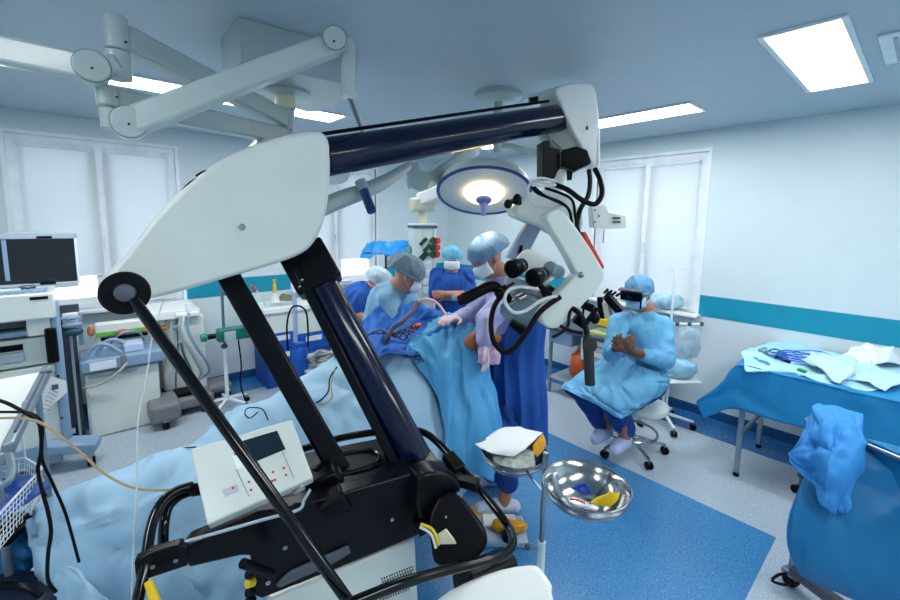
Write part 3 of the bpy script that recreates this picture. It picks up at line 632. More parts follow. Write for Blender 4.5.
# touch panel
q = [P(190, 449, 1.30), P(292, 419, 1.42), P(313, 477, 1.3), P(207, 525, 1.17)]
nq = (q[1]-q[0]).cross(q[3]-q[0]).normalized(); nq = nq if nq.dot(q[0]-EYE) > 0 else -nq
q[2] = q[2]-nq*(q[2]-q[0]).dot(nq)
MB().prism(q, nq*.045).build('control_panel', plastic_g, ms, bevel=.005)
def onq(px, off): return on_plane(px, q[0]-nq*off, nq)
MB().prism(onq([(232, 444), (277, 430.5), (285.5, 449), (237.5, 469)], .002), nq*.003).build('panel_screen', lcd, ms)
MB().prism(onq([(232, 456), (240, 454), (245, 466), (237, 470)], .0026), nq*.002).build('screen_label', white_trim, ms)
mk = []
for k, (x, y) in enumerate(((233, 488), (249, 482), (251, 490), (273, 472), (275, 480), (284, 468), (286, 475), (272, 481), (262, 478), (264, 486))):
    c = onq([(x, y)], .001)[0]; b = MB().cyl(c, c-nq*.001, .0038, n=14).build('key', led_red, ms)
MB().prism(onq([(222, 490), (237, 484), (239, 491), (225, 497)], .0008), nq*.001).build('key_outline', mat('key field', (186, 190, 204), .5), ms)
for x, y in ((245, 478), (266, 470), (290, 460)):
    a, b = onq([(x-9, y-9+(x > 260)*-2), (x+4, y+18)], .001); MB().tube([a, b], .0006, 5).build('panel_line', grey_d, ms)
MB().tube([P(193, 490, 1.25), P(200, 489, 1.27)], .018, 16).build('panel_clamp', black, ms)
MB().tube([P(316, 476, 1.42), P(328, 468, 1.46), P(336, 478, 1.46)], .026, 18, sm=3).build('panel_joint', black, ms)
MB().lathe(P(329, 474, 1.43), (0, 0, 1), [(.001, -.05), (.04, -.05), (.042, 0), (.036, .01), (.001, .01)], 28).build('joint_drum', grey_d, ms)
plate('joint_block', [(305, 486), (335, 472), (345, 480), (343, 494), (315, 502), (306, 498)], P(325, 486, 1.38), bn, .1, black, ms, bevel=.01)
MB().beam(P(292, 492, 1.3), P(304, 484, 1.32), .03, .02).build('panel_plug', chrome, ms, bevel=.003)
# ---------------------------------------------------------------- operating table and its drapes
ot = thing('operating_table', 'operating table hidden under the blue drapes behind the microscope stand', 'operating table', tuple(Vector((Pz(300, 470, .3).x, Pz(300, 470, .3).y, 0))))
ta, tb = P(100, 540, 1.98), P(436, 372, 2.75); ta.z = .45; tb.z = .60
td = (tb-ta).normalized(); tw = Vector((td.y, -td.x, 0)).normalized()
MB().beam(ta, tb, .34, .07).build('tabletop', black, ot, bevel=.02)
mid = (ta+tb)/2; MB().box((mid.x, mid.y, .32), (.28, .22, .5), (td, tw, UP)).build('pedestal', steel, ot, bevel=.02)
MB().box((mid.x, mid.y, .06), (.9, .42, .1), (Vector((td.x, td.y, 0)).normalized(), tw, UP)).build('base', grey_d, ot, bevel=.03)
pt_ = thing('patient', 'person lying on the operating table under drapes, stained skin showing beside the surgeon', 'person', tuple(ta+UP*.04))
b = MB(); up4 = UP*.17
b.cap(tb+up4, tb-td*.45+up4, .12, .11).cap(tb-td*.45+up4, ta+td*.45+UP*.06, .11, .06).cap(tb+up4, P(476, 337, 2.53), .1, .04).cap(P(476, 337, 2.53), P(497, 338, 2.58), .04, .035)
blob('body', b, iodine, pt_, voxel=.02, smooth=3)
def net(*rows): return [[P(*p) for p in r] for r in rows]
dA = net(
 [(20, 524, 2.15), (22, 514, 1.72), (30, 545, 1.62), (36, 590, 1.6), (42, 660, 1.68)],
 [(48, 505, 2.15), (52, 496, 1.74), (60, 530, 1.64), (66, 590, 1.58), (74, 665, 1.66)],
 [(100, 484, 2.2), (104, 474, 1.82), (110, 510, 1.7), (120, 580, 1.62), (130, 660, 1.68)],
 [(150, 464, 2.3), (153, 456, 1.92), (165, 495, 1.78), (185, 570, 1.7), (200, 650, 1.74)],
 [(186, 452, 2.4), (190, 443, 2.02), (215, 480, 1.88), (235, 555, 1.8), (250, 640, 1.8)],
 [(228, 424, 2.5), (232, 416, 2.12), (262, 460, 1.98), (290, 540, 1.88), (300, 620, 1.88)],
 [(274, 400, 2.6), (280, 391, 2.25), (312, 440, 2.08), (338, 510, 1.98), (345, 590, 1.96)],
 [(312, 376, 2.75), (320, 368, 2.42), (350, 420, 2.2), (375, 490, 2.08), (385, 560, 2.04)],
 [(352, 356, 2.85), (362, 351, 2.55), (388, 400, 2.3), (408, 470, 2.18), (415, 540, 2.12)],
 [(400, 352, 2.9), (408, 349, 2.6), (418, 385, 2.42), (432, 450, 2.28), (440, 520, 2.2)],
 [(432, 355, 2.9), (436, 353, 2.64), (441, 390, 2.5), (455, 450, 2.36), (462, 500, 2.3)],
 [(462, 360, 2.95), (464, 356, 2.78), (470, 392, 2.66), (474, 440, 2.5), (476, 480, 2.42)])
tag(cloth('surgical_drape', dA, drape_l, n=11, amp=.005, freq=3.0, ridge=1.2, seed=2, fu=.8, fv=.3, pa=.012, creases=46, ca=0.027, cw=.022), 'long pale blue drape covering the operating table, running down to the lower left', 'surgical drape')
dB = net(
 [(330, 356, 2.5), (340, 346, 2.68), (357, 330, 2.85), (372, 314, 2.95), (384, 303, 3.0), (388, 312, 3.1)],
 [(352, 358, 2.44), (366, 347, 2.58), (378, 335, 2.78), (388, 318, 2.88), (397, 304, 2.95), (400, 316, 3.1)],
 [(376, 356, 2.42), (388, 346, 2.54), (398, 335, 2.74), (408, 320, 2.84), (420, 307.5, 2.9), (420, 320, 3.1)],
 [(404, 354, 2.44), (410, 346, 2.54), (418, 335, 2.7), (428, 322, 2.8), (436, 311, 2.86), (436, 322, 3.1)],
 [(418, 362, 2.5), (424, 350, 2.58), (432, 338, 2.66), (442, 325, 2.76), (450, 314, 2.82), (450, 325, 3.1)])
tag(cloth('surgical_drape', dB, drape_b, n=11, amp=.01, freq=5, ridge=1.2, seed=5, fu=1.2, fv=.8, pa=.02, creases=30, ca=0.034, cw=.035), 'crumpled royal blue drape over the head end of the operating table', 'surgical drape')
dC = net(
 [(446, 312, 2.84), (425, 330, 2.66), (408, 345, 2.56), (405, 352, 2.5)],
 [(456, 315, 2.82), (440, 330, 2.64), (430, 350, 2.52), (438, 398, 2.40)],
 [(466, 319, 2.78), (456, 333, 2.6), (450, 370, 2.44), (446, 460, 2.24)],
 [(474, 323, 2.74), (466, 340, 2.56), (472, 390, 2.42), (466, 470, 2.26)],
 [(477, 326, 2.72), (480, 350, 2.56), (492, 410, 2.42), (484, 478, 2.26)],
 [(479, 330, 2.8), (488, 355, 2.7), (501, 420, 2.55), (491, 482, 2.4)],
 [(478, 332, 2.9), (484, 360, 2.85), (492, 430, 2.72), (486, 480, 2.6)])
tag(cloth('surgical_drape', dC, mat('sky drape', (76, 162, 216), .65, var=.06, bump=.8, bscale=5, fold=1), n=11, amp=.006, freq=4, ridge=1.2, seed=8, fu=1.5, fv=.25, pa=.022, creases=30, ca=0.031, cw=.03), 'bright sky blue drape falling like a tent in front of the surgeon', 'surgical drape')
dD = net([(52, 577, 1.5), (60, 610, 1.5), (70, 640, 1.52)], [(66, 567, 1.5), (80, 600, 1.46), (90, 640, 1.48)], [(82, 572, 1.5), (98, 600, 1.46), (110, 640, 1.48)], [(98, 590, 1.53), (115, 610, 1.52), (128, 640, 1.54)])
tag(cloth('drape_corner', dD, drape_l, n=9, amp=.008, freq=8, seed=11, creases=10, ca=0.020, cw=.05), 'small loose corner of light blue drape at the bottom left beside the black bag', 'surgical drape')
tag(MB().tube([P(381, 350, 2.55), P(388, 338, 2.55), P(392, 329, 2.58), P(402, 322, 2.62), P(412, 312, 2.7), P(418, 302, 2.8)], .014, 10, sm=5).build('suction_hose', mat('smoke hose', (70, 62, 70), .5), None), 'dark suction hose lying across the royal blue drape', 'hose')
tb_ = MB()
for k in range(5):
    tb_.tube([P(366+k*5, 336-k*2, 2.62), P(380+k*6, 330+k*2.5, 2.58), P(392+k*5, 336-k*3, 2.58), P(402+k*4, 333-k, 2.62), P(408+k*3, 338-k*3, 2.64)], .0045, 8, sm=5)
tag(tb_.build('tangled_tubing', mat('smoke hose', (70, 62, 70), .5)), 'tangle of thin dark tubing heaped on the royal blue drape', 'tubing')
tag(MB().cyl(P(412, 327, 2.62), P(420, 325, 2.66), .014, n=14).build('red_clamp', red), 'small red clamp on the tubing over the royal blue drape', 'clamp')
bag('pink_cloth', 'small pale pink cloth bunched on the drape edge beneath the surgeon gloved hand', P(489, 355, 2.5), .07, .05, .055, mat('pale pink cloth', (214, 178, 206), .7, bump=.4), 'cloth', 33)
tag(MB().tube([P(414, 306, 2.8), P(421, 300, 2.78), P(430, 299.5, 2.78), P(438, 304, 2.78), P(446, 315, 2.76)], .009, 10, sm=5).build('pink_tube', mat('pink tube', (226, 178, 176), .4)), 'pale pink tube arching over the top edge of the drapes', 'tube')
tag(MB().tube([P(388, 352, 2.5), P(396, 350, 2.48), P(408, 356, 2.46), P(418, 356, 2.46), P(424, 362, 2.45)], .004, 8, sm=5).tube([P(416, 352, 2.47), P(420, 356, 2.45), P(418, 364, 2.43), P(414, 358, 2.45), P(421, 355, 2.45)], .003, 8, sm=4).build('wire_lead', black), 'thin looped wire lead on the pale drape near its crest', 'wire')
tag(MB().tube([P(337, 367, 2.34), P(330, 378, 2.3), P(328, 392, 2.22), P(318, 402, 2.2), P(310, 402, 2.22)], .004, 8, sm=5).build('wire_lead', black), 'black wire curling over the drape between the two sloping black bars', 'wire')
tag(MB().tube([P(335, 370, 2.33), P(331, 385, 2.26), P(332, 397, 2.2), P(325, 404, 2.2), P(314, 403, 2.22)], .004, 8, sm=5).build('wire_lead', cream_cable), 'thin beige wire beside the black one on the pale drape', 'wire')
tag(MB().tube([P(178, 451, 2.0), P(184, 448, 1.99), P(196, 447, 1.98)], .003, 8, sm=5).tube([P(258, 412, 2.05), P(250, 418, 2.0), P(245, 414, 2.0), P(248, 408, 2.05), P(262, 409, 2.0), P(268, 420, 1.95)], .003, 8, sm=5).build('wire_lead', black), 'thin black wire loops behind the top of the control panel', 'wire')

# ---------------------------------------------------------------- people
def head_mb(b, c, f, up, s=1.0):
    f = V(f).normalized(); r = f.cross(V(up)).normalized(); u = r.cross(f).normalized(); ax = (r, f, u)
    b.ell(c+u*.02*s, (.074*s, .094*s, .092*s), ax); b.ell(c-u*.05*s+f*.02*s, (.055*s, .068*s, .068*s), ax)
    b.cap(c-u*.01*s+f*.088*s, c-u*.035*s+f*.104*s, .009*s, .014*s)
    b.cap(c-u*.098*s+f*.055*s, c-u*.092*s+f*.07*s, .022*s, .016*s)
    for k in (-1, 1):
        b.ell(c+r*(.076*k*s)-u*.012*s-f*.005*s, (.010*s, .018*s, .03*s), ax, 12, 8)
        b.cap(c+f*.086*s+r*(.012*k*s)+u*.03*s, c+f*.076*s+r*(.05*k*s)+u*.028*s, .009*s, .008*s)
    b.cap(c+f*.086*s-u*.062*s-r*.018*s, c+f*.086*s-u*.062*s+r*.018*s, .007*s, .007*s)
    return r, f, u
def hand_mb(b, wr, d, pn, rr=.0085, s=1.0, curl=.5, thumb=1):
    d = V(d).normalized(); pn = (V(pn)-d*V(pn).dot(d)).normalized(); sd = d.cross(pn)
    b.cap(wr, wr+d*.03*s, .024*s, .026*s)
    for k in range(4):
        o = sd*((k-1.5)*.021*s); L = (.036, .042, .039, .030)[k]*s
        base = wr+d*.085*s+o; b.cap(wr+d*.02*s+o*.6, base, .015*s, .012*s)
        d1 = (d*math.cos(curl)+pn*math.sin(curl)+o*1.2).normalized(); p1 = base+d1*L; d2 = (d*math.cos(curl*2.1)+pn*math.sin(curl*2.1)).normalized(); p2 = p1+d2*L*.75
        b.cap(base, p1, rr*1.08*s, rr*s); b.cap(p1, p2, rr*s, rr*.85*s)
    t0 = wr+d*.025*s+sd*(-.03*s*thumb); t1 = t0+(d*.6-sd*thumb*.8+pn*.3).normalized()*.04*s; t2 = t1+(d*.9+pn*.5-sd*.1*thumb).normalized()*.032*s
    b.cap(t0, t1, .012*s, .010*s, ); b.cap(t1, t2, .010*s, .0085*s)
def face_parts(root, c, r, f, u, capm, maskm, s=1.0, capoff=.045, eyes=True, capsize=1.0):
    # bouffant cap with gathered rim, mask with straps and the eyes
    cc = c+u*(capoff*s)-f*.018*s; cb = MB(); R1 = .1*s*capsize
    rings = []
    for j in range(9):
        t = j/8*math.pi*.62; ring = []
        for k in range(40):
            a = 2*math.pi*k/40; w_ = 1+.03*math.sin(a*13+j)*(j/8)+.11*noise.noise(V((math.cos(a)*2.2, math.sin(a)*2.2, j*.45+c.x*5)))+.03*noise.noise(V((math.cos(a)*6, math.sin(a)*6, j*1.3+c.y*5)))
            ring.append(cc+(r*(.094*math.cos(a))+f*(.118*math.sin(a)))*(math.sin(max(t, .03))*w_*s*capsize)+u*(.088*math.cos(t)*s*capsize)+f*(-.012*j/8*s))
        rings.append(ring)
    rings.append([p*1.0+(cc-p)*.12 for p in rings[-1]])
    cap = cb.loft(rings).build('cap', capm, root, ang=60)
    rim = MB().tube([rings[-2][k] for k in range(0, 40)], .006*s, 8, closed=True).build('cap_rim', capm, cap)
    m = MB(); rows = []
    for i in range(7):
        v_ = -.085+.085*i/6; row = []
        for j in range(13):
            a = R(-72+144*j/12); bulge = .012*math.cos(a)*math.sin(math.pi*i/6)+(.0025 if i % 2 else 0)
            row.append(c+u*(v_*s*(1-.1*abs(math.sin(a))))+(r*math.sin(a)*.074+f*math.cos(a)*(.094-.0*i))*s*(1+bulge/.09)+f*(.012+ (.006 if 2 < i < 6 else 0)*math.cos(a))*s)
        rows.append(row)
    vs = [p for q_ in rows for p in q_]; fs = [(i*13+j, i*13+j+1, (i+1)*13+j+1, (i+1)*13+j) for i in range(6) for j in range(12)]
    mk = m.add(vs, fs).build('face_mask', maskm, root, ang=60); sm_ = mk.modifiers.new('t', 'SOLIDIFY'); sm_.thickness = .003
    for k in (-1, 1):
        MB().tube([c+r*.07*k*s+f*.035*s-u*.02*s, c+r*.082*k*s-f*.005*s+u*.012*s, c+r*.08*k*s-f*.03*s-u*.01*s, c+r*.072*k*s+f*.03*s-u*.06*s], .0018*s, 6, sm=4).build('strap', white_cable, mk)
        if eyes:
            e = MB().ell(c+r*.031*k*s+f*.084*s+u*.012*s, (.012*s, .008*s, .0075*s), (r, f, u), 12, 8).build('eye', mat('eye white', (225, 225, 225), .3), root)
            MB().ell(c+r*.031*k*s+f*.0905*s+u*.012*s, (.0055*s, .003*s, .0055*s), (r, f, u), 10, 6).build('iris', hair, e)
    return cap, mk
def limb(b, pts, rs): b.chain(pts, rs)

# surgeon --------------------------------------------------------
g = P(505, 500, 2.78); sg = thing('person', 'surgeon in lilac and deep blue gown bending over the drapes beside the microscope', 'person', (g.x, g.y, 0))
hcn = P(488, 258, 2.72); fdir = (-SIDE*.78-FWD*.34-UP*.52); b = MB()
r_, f_, u_ = head_mb(b, hcn, fdir, (-SIDE*.4+UP*.9), 1.06)
nk = P(503, 276, 2.76); ch = P(508, 303, 2.78); wa = P(516, 345, 2.84); pe = P(516, 372, 2.84)
b.cap(hcn-u_*.06-f_*.01, nk, .058, .062).cap(nk, ch, .065, .12).cap(ch, wa, .125, .12).cap(wa, pe, .125, .135)
sN = P(505, 303, 2.62); sF = P(494, 298, 2.95); eN = P(487, 320, 2.52); hN = P(484, 343, 2.44); eF = P(470, 316, 2.86); hF = P(458, 318, 2.72)
b.chain([ch+UP*.04, sN, eN, hN], [.08, .062, .046, .03]); b.chain([ch+UP*.04, sF, eF, hF], [.08, .062, .046, .03])
feet = []
for (kx, ky, kd), (ax_, ay, ad) in (((506, 430, 2.62), (507, 484, 2.66)), ((512, 425, 2.9), (492, 474, 2.95))):
    hip = pe+(P(kx, ky, kd)-pe)*.08; kn = P(kx, ky, kd); an = P(ax_, ay, ad); b.chain([pe, hip, kn, an], [.12, .1, .066, .045]); feet.append(an)
for an in feet: b.cap(an, V((an.x, an.y, .05))-SIDE*.02, .042, .04).cap(V((an.x, an.y, .045)), V((an.x, an.y, .04))-SIDE*.14-FWD*.03, .035, .03)
blob('body', b, skin_d, sg, voxel=.009, smooth=3)
face_parts(sg, hcn, r_, f_, u_, mat('white blue bouffant cap', (112, 148, 180), .7, var=.1, scale=30, bump=.5, bscale=10, fold=1), mask_m, 1.08, capsize=1.12)
ghN = MB(); hand_mb(ghN, hN, (P(487, 356, 2.44)-hN), -SIDE, rr=.010, s=1.1, curl=.45); blob('glove', ghN, glove_p, sg, voxel=.005, smooth=2)
ghF = MB(); hand_mb(ghF, hF, (P(448, 318, 2.64)-hF), -UP, rr=.010, s=1.1, curl=.45, thumb=-1); blob('glove', ghF, glove_p, sg, voxel=.005, smooth=2)
b = MB(); b.cap(nk-UP*.05, ch, .09, .15).ell(ch, (.17, .14, .15), (FWD, SIDE, UP)).cap(ch, wa, .145, .13)
b.chain([ch+UP*.02, sN, eN, hN+(eN-hN)*.08], [.11, .085, .072, .048]); b.chain([ch+UP*.02, sF, eF, hF+(eF-hF)*.08], [.11, .085, .072, .048])
blob('gown', b, gown_v, sg, voxel=.010, smooth=3, disp=.02, dsize=.09)
def skirt(cols, n=48, folds=9, amp=.012):
    """stacked elliptical rings (centre, half width along SIDE, half depth along FWD) with folds deepening towards the hem"""
    rings = []; cols = list(cols); cs = crom([c[0] for c in cols], 5)
    for i, c in enumerate(cs):
        t = i/5; k = min(int(t), len(cols)-2); q_ = t-k; a_ = cols[k][1]*(1-q_)+cols[k+1][1]*q_; b_ = cols[k][2]*(1-q_)+cols[k+1][2]*q_
        fa = amp*(i/len(cs)); rings.append([c+SIDE*math.cos(t_)*(a_+fa*math.sin(folds*t_))+FWD*math.sin(t_)*(b_+fa*math.sin(folds*t_+1)) for t_ in [2*math.pi*m_/n for m_ in range(n)]])
    return MB().loft(rings)
skirt([(P(520, 284, 2.84), .07, .15), (P(524, 298, 2.83), .13, .22), (P(521, 322, 2.82), .155, .22), (P(517, 352, 2.82), .165, .19), (P(519, 395, 2.78), .165, .2), (P(519, 437, 2.76), .16, .2)], folds=11, amp=.03).build('skirt', gown_d, sg, ang=60)
tr = MB(); 
for k, an in enumerate(feet): tr.chain([pe-UP*.1, P(*((506, 430, 2.62), (512, 425, 2.9))[k]), an+UP*.02], [.14, .1, .075])
blob('trousers', tr, trouser, sg, voxel=.012, smooth=3, disp=.03)
for an in feet:
    sh = MB(); a = V((an.x, an.y, .05)); sh.cap(a+SIDE*.05, a-SIDE*.1, .042, .046).cap(a-SIDE*.05, a-SIDE*.17-FWD*.03, .05, .042)
    o_ = blob('clog', sh, mat('white clog', (198, 208, 226), .4), sg, voxel=.008, smooth=3)
    MB().bb(a+V((-.1, -.1, -.048))*0+SIDE*.09-FWD*.04-UP*.048, a-SIDE*.09) if 0 else None
gl = MB().tube([hcn+f_*.085+u_*.015-r_*.06, hcn+f_*.108+u_*.012, hcn+f_*.085+u_*.015+r_*.06, hcn+r_*.08-f_*.01+u_*.01], .008, 8, sm=5).build('glasses', mat('orange frame', (190, 84, 40), .4), sg)

# standing nurse ---------------------------------------------------
g = Pz(452, 415); nu = thing('person', 'nurse in royal blue scrubs with folded arms standing by the supply column', 'person', tuple(V((P(452, 300, 4.0).x, P(452, 300, 4.0).y, 0))))
N = lambda x, y, d=4.0: P(x, y, d)
hcn = N(452, 260); fd = (EYE-hcn); fd.z = -.1; fd.normalize(); b = MB(); r_, f_, u_ = head_mb(b, hcn, fd, UP, .98)
nk = N(452, 270, 4.02); ch = N(452, 285, 4.05); pe = N(452, 333, 4.05); pe.x, pe.y = ch.x, ch.y
b.cap(hcn-UP*.06, nk, .05, .055).cap(nk, ch, .06, .11).cap(ch, pe, .12, .135)
sA, sB = N(437, 275, 4.05), N(467, 275, 4.05); eA, eB = N(436, 296, 3.98), N(469, 294, 3.98); wA_, wB_ = N(458, 298, 3.86), N(446, 294, 3.86)
b.chain([ch+UP*.05, sA, eA, wA_], [.08, .055, .042, .03]); b.chain([ch+UP*.05, sB, eB, wB_], [.08, .055, .042, .03])
hand_mb(b, wA_, SIDE+UP*.3, FWD, curl=.6); hand_mb(b, wB_, -SIDE-UP*.1, FWD, curl=.6, thumb=-1)
for k in (-1, 1):
    h_ = V((pe.x, pe.y, pe.z-.05))+SIDE*.09*k; kn = V((h_.x, h_.y, .46)); an = V((h_.x, h_.y, .09)); b.chain([h_, kn, an], [.1, .06, .042]); b.cap(an-UP*.045, an-UP*.05-FWD*.14, .035, .03)
blob('body', b, skin, nu, voxel=.009, smooth=3)
face_parts(nu, hcn, r_, f_, u_, mat('sky bouffant cap', (110, 190, 220), .7, var=.12, scale=30, bump=.5, bscale=10, fold=1), mask_m, 1.0, capsize=1.08)
b = MB(); b.cap(nk-UP*.09, ch, .1, .15).cap(ch, V((pe.x, pe.y, pe.z-.1)), .155, .165).ell(ch+UP*.03, (.17, .12, .12), (SIDE, FWD, UP))
b.chain([ch+UP*.04, sA, eA+(sA-eA)*.1], [.1, .075, .075]); b.chain([ch+UP*.04, sB, eB+(sB-eB)*.1], [.1, .075, .075]); blob('scrub_top', b, scrubs, nu, voxel=.012, smooth=3, disp=.016, dsize=.09)
b = MB()
for k in (-1, 1): h_ = V((pe.x, pe.y, pe.z-.1))+SIDE*.09*k; b.chain([h_, V((h_.x, h_.y, .46)), V((h_.x, h_.y, .12))], [.13, .09, .075])
blob('trousers', b, trouser, nu, voxel=.014, smooth=3)
MB().lathe(wA_+(eA-wA_)*.12, (eA-wA_), [(.034, -.012), (.037, -.012), (.037, .012), (.034, .012)], 20).build('wristband', gown_l, nu)

# assistant in the grey cap ----------------------------------------
asx = thing('person', 'assistant in pale blue gown and grey bouffant cap bowed over the table', 'person', tuple(V((P(390, 300, 3.2).x, P(390, 300, 3.2).y, 0))))
hcn = P(407, 276, 3.0); fd = (SIDE*.75+FWD*.25-UP*.45); b = MB(); r_, f_, u_ = head_mb(b, hcn, fd, UP, 1.02)
nk = P(396, 287, 3.05); ch = P(388, 302, 3.12); pe = P(378, 350, 3.25)
b.cap(hcn-u_*.05-f_*.02, nk, .055, .06).cap(nk, ch, .065, .12).cap(ch, pe, .125, .14)
sN, sF = P(389, 300, 2.98), P(404, 297, 3.25); eN, eF = P(398, 325, 2.95), P(416, 318, 3.15); hN, hF = P(416, 322, 2.98), P(430, 320, 3.05)
b.chain([ch+UP*.04, sN, eN, hN], [.08, .06, .045, .03]); b.chain([ch+UP*.04, sF, eF, hF], [.08, .06, .045, .03])
hand_mb(b, hN, SIDE-UP*.2, -UP); hand_mb(b, hF, SIDE-UP*.2, -UP, thumb=-1)
for k in (-1, 1): h_ = pe+FWD*.1*k; b.chain([h_, V((h_.x, h_.y, .46)), V((h_.x, h_.y, .09))], [.1, .06, .042]); b.cap(V((h_.x, h_.y, .045)), V((h_.x, h_.y, .04))+SIDE*.14, .035, .03)
blob('body', b, skin, asx, voxel=.01, smooth=3)
face_parts(asx, hcn, r_, f_, u_, capg_m, mask_m, 1.05, capsize=1.15)
b = MB(); b.cap(nk+UP*-.03, ch, .085, .15).cap(ch, pe, .155, .17).chain([ch+UP*.02, sN, eN, hN+(eN-hN)*.1], [.11, .08, .07, .05]).chain([ch+UP*.02, sF, eF, hF+(eF-hF)*.1], [.12, .1, .085, .05])
b.cap(pe, V((pe.x, pe.y, .45)), .19, .2)
blob('gown', b, mat('pale gown', (128, 174, 206), .75, var=.05, bump=1, bscale=6, fold=1), asx, voxel=.012, smooth=3, disp=.02, dsize=.09)

# person in scrubs leaning at the head end -------------------------
pb = thing('person', 'person in dark blue scrubs and pale cap leaning forward behind the assistant, bare arm', 'person', tuple(V((P(358, 300, 3.6).x, P(358, 300, 3.6).y, 0))))
hcn = P(379, 284, 3.65); fd = (SIDE*.8-FWD*.1-UP*.5); b = MB(); r_, f_, u_ = head_mb(b, hcn, fd, UP+SIDE*.3, 1.0)
nk = P(370, 288, 3.62); ch = P(361, 299, 3.62); pe = P(354, 345, 3.65)
b.cap(hcn-u_*.05-f_*.02, nk, .055, .06).cap(nk, ch, .065, .12).cap(ch, pe, .125, .135)
sN, eN, hN = P(357, 299, 3.46), P(354, 315, 3.4), P(369, 318, 3.38); sF, eF, hF = P(370, 297, 3.78), P(380, 316, 3.75), P(386, 318, 3.7)
b.chain([ch+UP*.04, sN, eN, hN], [.08, .058, .046, .032]); b.chain([ch+UP*.04, sF, eF, hF], [.08, .058, .046, .032])
hand_mb(b, hN, SIDE, -UP); hand_mb(b, hF, SIDE, -UP, thumb=-1)
for k in (-1, 1): h_ = pe+FWD*.1*k; b.chain([h_, V((h_.x, h_.y, .46)), V((h_.x, h_.y, .09))], [.1, .06, .042]); b.cap(V((h_.x, h_.y, .045)), V((h_.x, h_.y, .04))+SIDE*.14, .035, .03)
blob('body', b, skin, pb, voxel=.01, smooth=3)
face_parts(pb, hcn, r_, f_, u_, mat('pale bouffant cap', (190, 210, 225), .7, var=.1, scale=30, bump=.5, bscale=10, fold=1), mask_m, 1.0, capsize=1.1)
b = MB(); b.cap(nk-UP*.05-SIDE*.03, ch, .08, .155).cap(ch, pe-UP*.05, .16, .17).chain([ch+UP*.03, sN, sN+(eN-sN)*.6], [.11, .085, .08]).chain([ch+UP*.03, sF, sF+(eF-sF)*.6], [.11, .085, .08])
blob('scrub_top', b, scrubs, pb, voxel=.012, smooth=3, disp=.016, dsize=.09)
b = MB()
for k in (-1, 1): h_ = pe+FWD*.1*k-UP*.05; b.chain([h_, V((h_.x, h_.y, .46)), V((h_.x, h_.y, .12))], [.13, .09, .075])
blob('trousers', b, trouser, pb, voxel=.014, smooth=3)

# seated doctor ------------------------------------------------------
sd_ = thing('person', 'seated person in light blue gown with a black head-mounted display, hands clasped', 'person', tuple(V((Pz(637, 450).x, Pz(637, 450).y, 0))))
hcn = P(638, 294, 3.2); fd = (-SIDE*.66-FWD*.68-UP*.2); b = MB(); r_, f_, u_ = head_mb(b, hcn, fd, UP, 1.02)
nk = P(646, 309, 3.27); ch = P(643, 330, 3.34); pe = P(645, 379, 3.45)
b.cap(hcn-u_*.06-f_*.01, nk, .056, .06).cap(nk, ch, .065, .13).cap(ch, pe, .135, .155)
sA, sB = P(619, 322, 3.24), P(663, 326, 3.36); eA, eB = P(612, 353, 3.12), P(665, 360, 3.2); hA, hB = P(619, 349, 2.98), P(640, 354, 3.0)
b.chain([ch+UP*.06, sA, eA, hA], [.085, .062, .047, .032]); b.chain([ch+UP*.06, sB, eB, hB], [.085, .062, .047, .032])
kA, kB = P(588, 389, 3.22), P(618, 406, 3.06); fA, fB = P(606, 426, 3.36), P(625, 436, 3.24)
b.chain([pe-SIDE*.08, kA, fA], [.12, .07, .045]); b.chain([pe-FWD*.08, kB, fB], [.12, .07, .045])
for q_ in (fA, fB): b.cap(q_-UP*.03, q_-UP*.04-SIDE*.1-FWD*.08, .036, .032)
blob('body', b, skin_d, sd_, voxel=.009, smooth=3)
cap_, mk_ = face_parts(sd_, hcn, r_, f_, u_, mat('steel blue bouffant cap', (92, 150, 190), .7, var=.12, scale=30, bump=.5, bscale=10, fold=1), maskb_m, 1.03, eyes=False, capsize=1.05)
b = MB(); hand_mb(b, P(633, 352, 2.98), (P(619, 343, 2.94)-P(633, 352, 2.98)), -FWD*-1, rr=.0105, s=1.15, curl=.5); b.cap(hB, P(633, 352, 2.98), .036, .03); blob('glove', b, glove_b, sd_, voxel=.005, smooth=2)
b = MB(); hand_mb(b, P(615, 349, 2.97), (P(629, 343, 2.94)-P(615, 349, 2.97)), -FWD*-1, rr=.0105, s=1.1, curl=.5, thumb=-1); blob('glove', b, glove_b, sd_, voxel=.005, smooth=2)
b = MB(); b.cap(nk-UP*.055, ch, .08, .15).ell(ch, (.185, .13, .16), (SIDE, FWD, UP)).cap(ch, pe, .155, .18)
b.chain([ch+UP*.05, sA, eA, hA+(eA-hA)*.12], [.1, .078, .07, .045]); b.chain([ch+UP*.05, sB, eB, hB+(eB-hB)*.15], [.1, .082, .075, .048])
blob('gown', b, gown_l, sd_, voxel=.010, smooth=3, disp=.02, dsize=.09)
lap = net([(612, 352, 3.3), (590, 366, 3.28), (566, 382, 3.2), (561, 388, 3.16)],
          [(622, 356, 3.2), (603, 370, 3.12), (583, 388, 3.08), (578, 396, 3.06)],
          [(636, 362, 3.14), (620, 377, 3.04), (600, 395, 2.98), (597, 405, 2.97)],
          [(650, 370, 3.14), (640, 384, 3.02), (622, 404, 2.93), (620, 419, 2.93)],
          [(664, 372, 3.2), (660, 384, 3.1), (645, 402, 3.02), (632, 414, 3.0)],
          [(670, 372, 3.3), (671, 384, 3.25), (660, 396, 3.18), (645, 404, 3.12)])
cloth('gown_lap', lap, gown_l, sd_, n=11, amp=.007, freq=6, ridge=1.2, seed=4, creases=26, ca=0.024, cw=.03)
b = MB(); b.chain([pe-SIDE*.1, P(584, 390, 3.24), P(600, 422, 3.36)], [.15, .105, .07]); b.chain([pe-FWD*.05, P(615, 407, 3.1), P(625, 428, 3.24)], [.15, .1, .075])
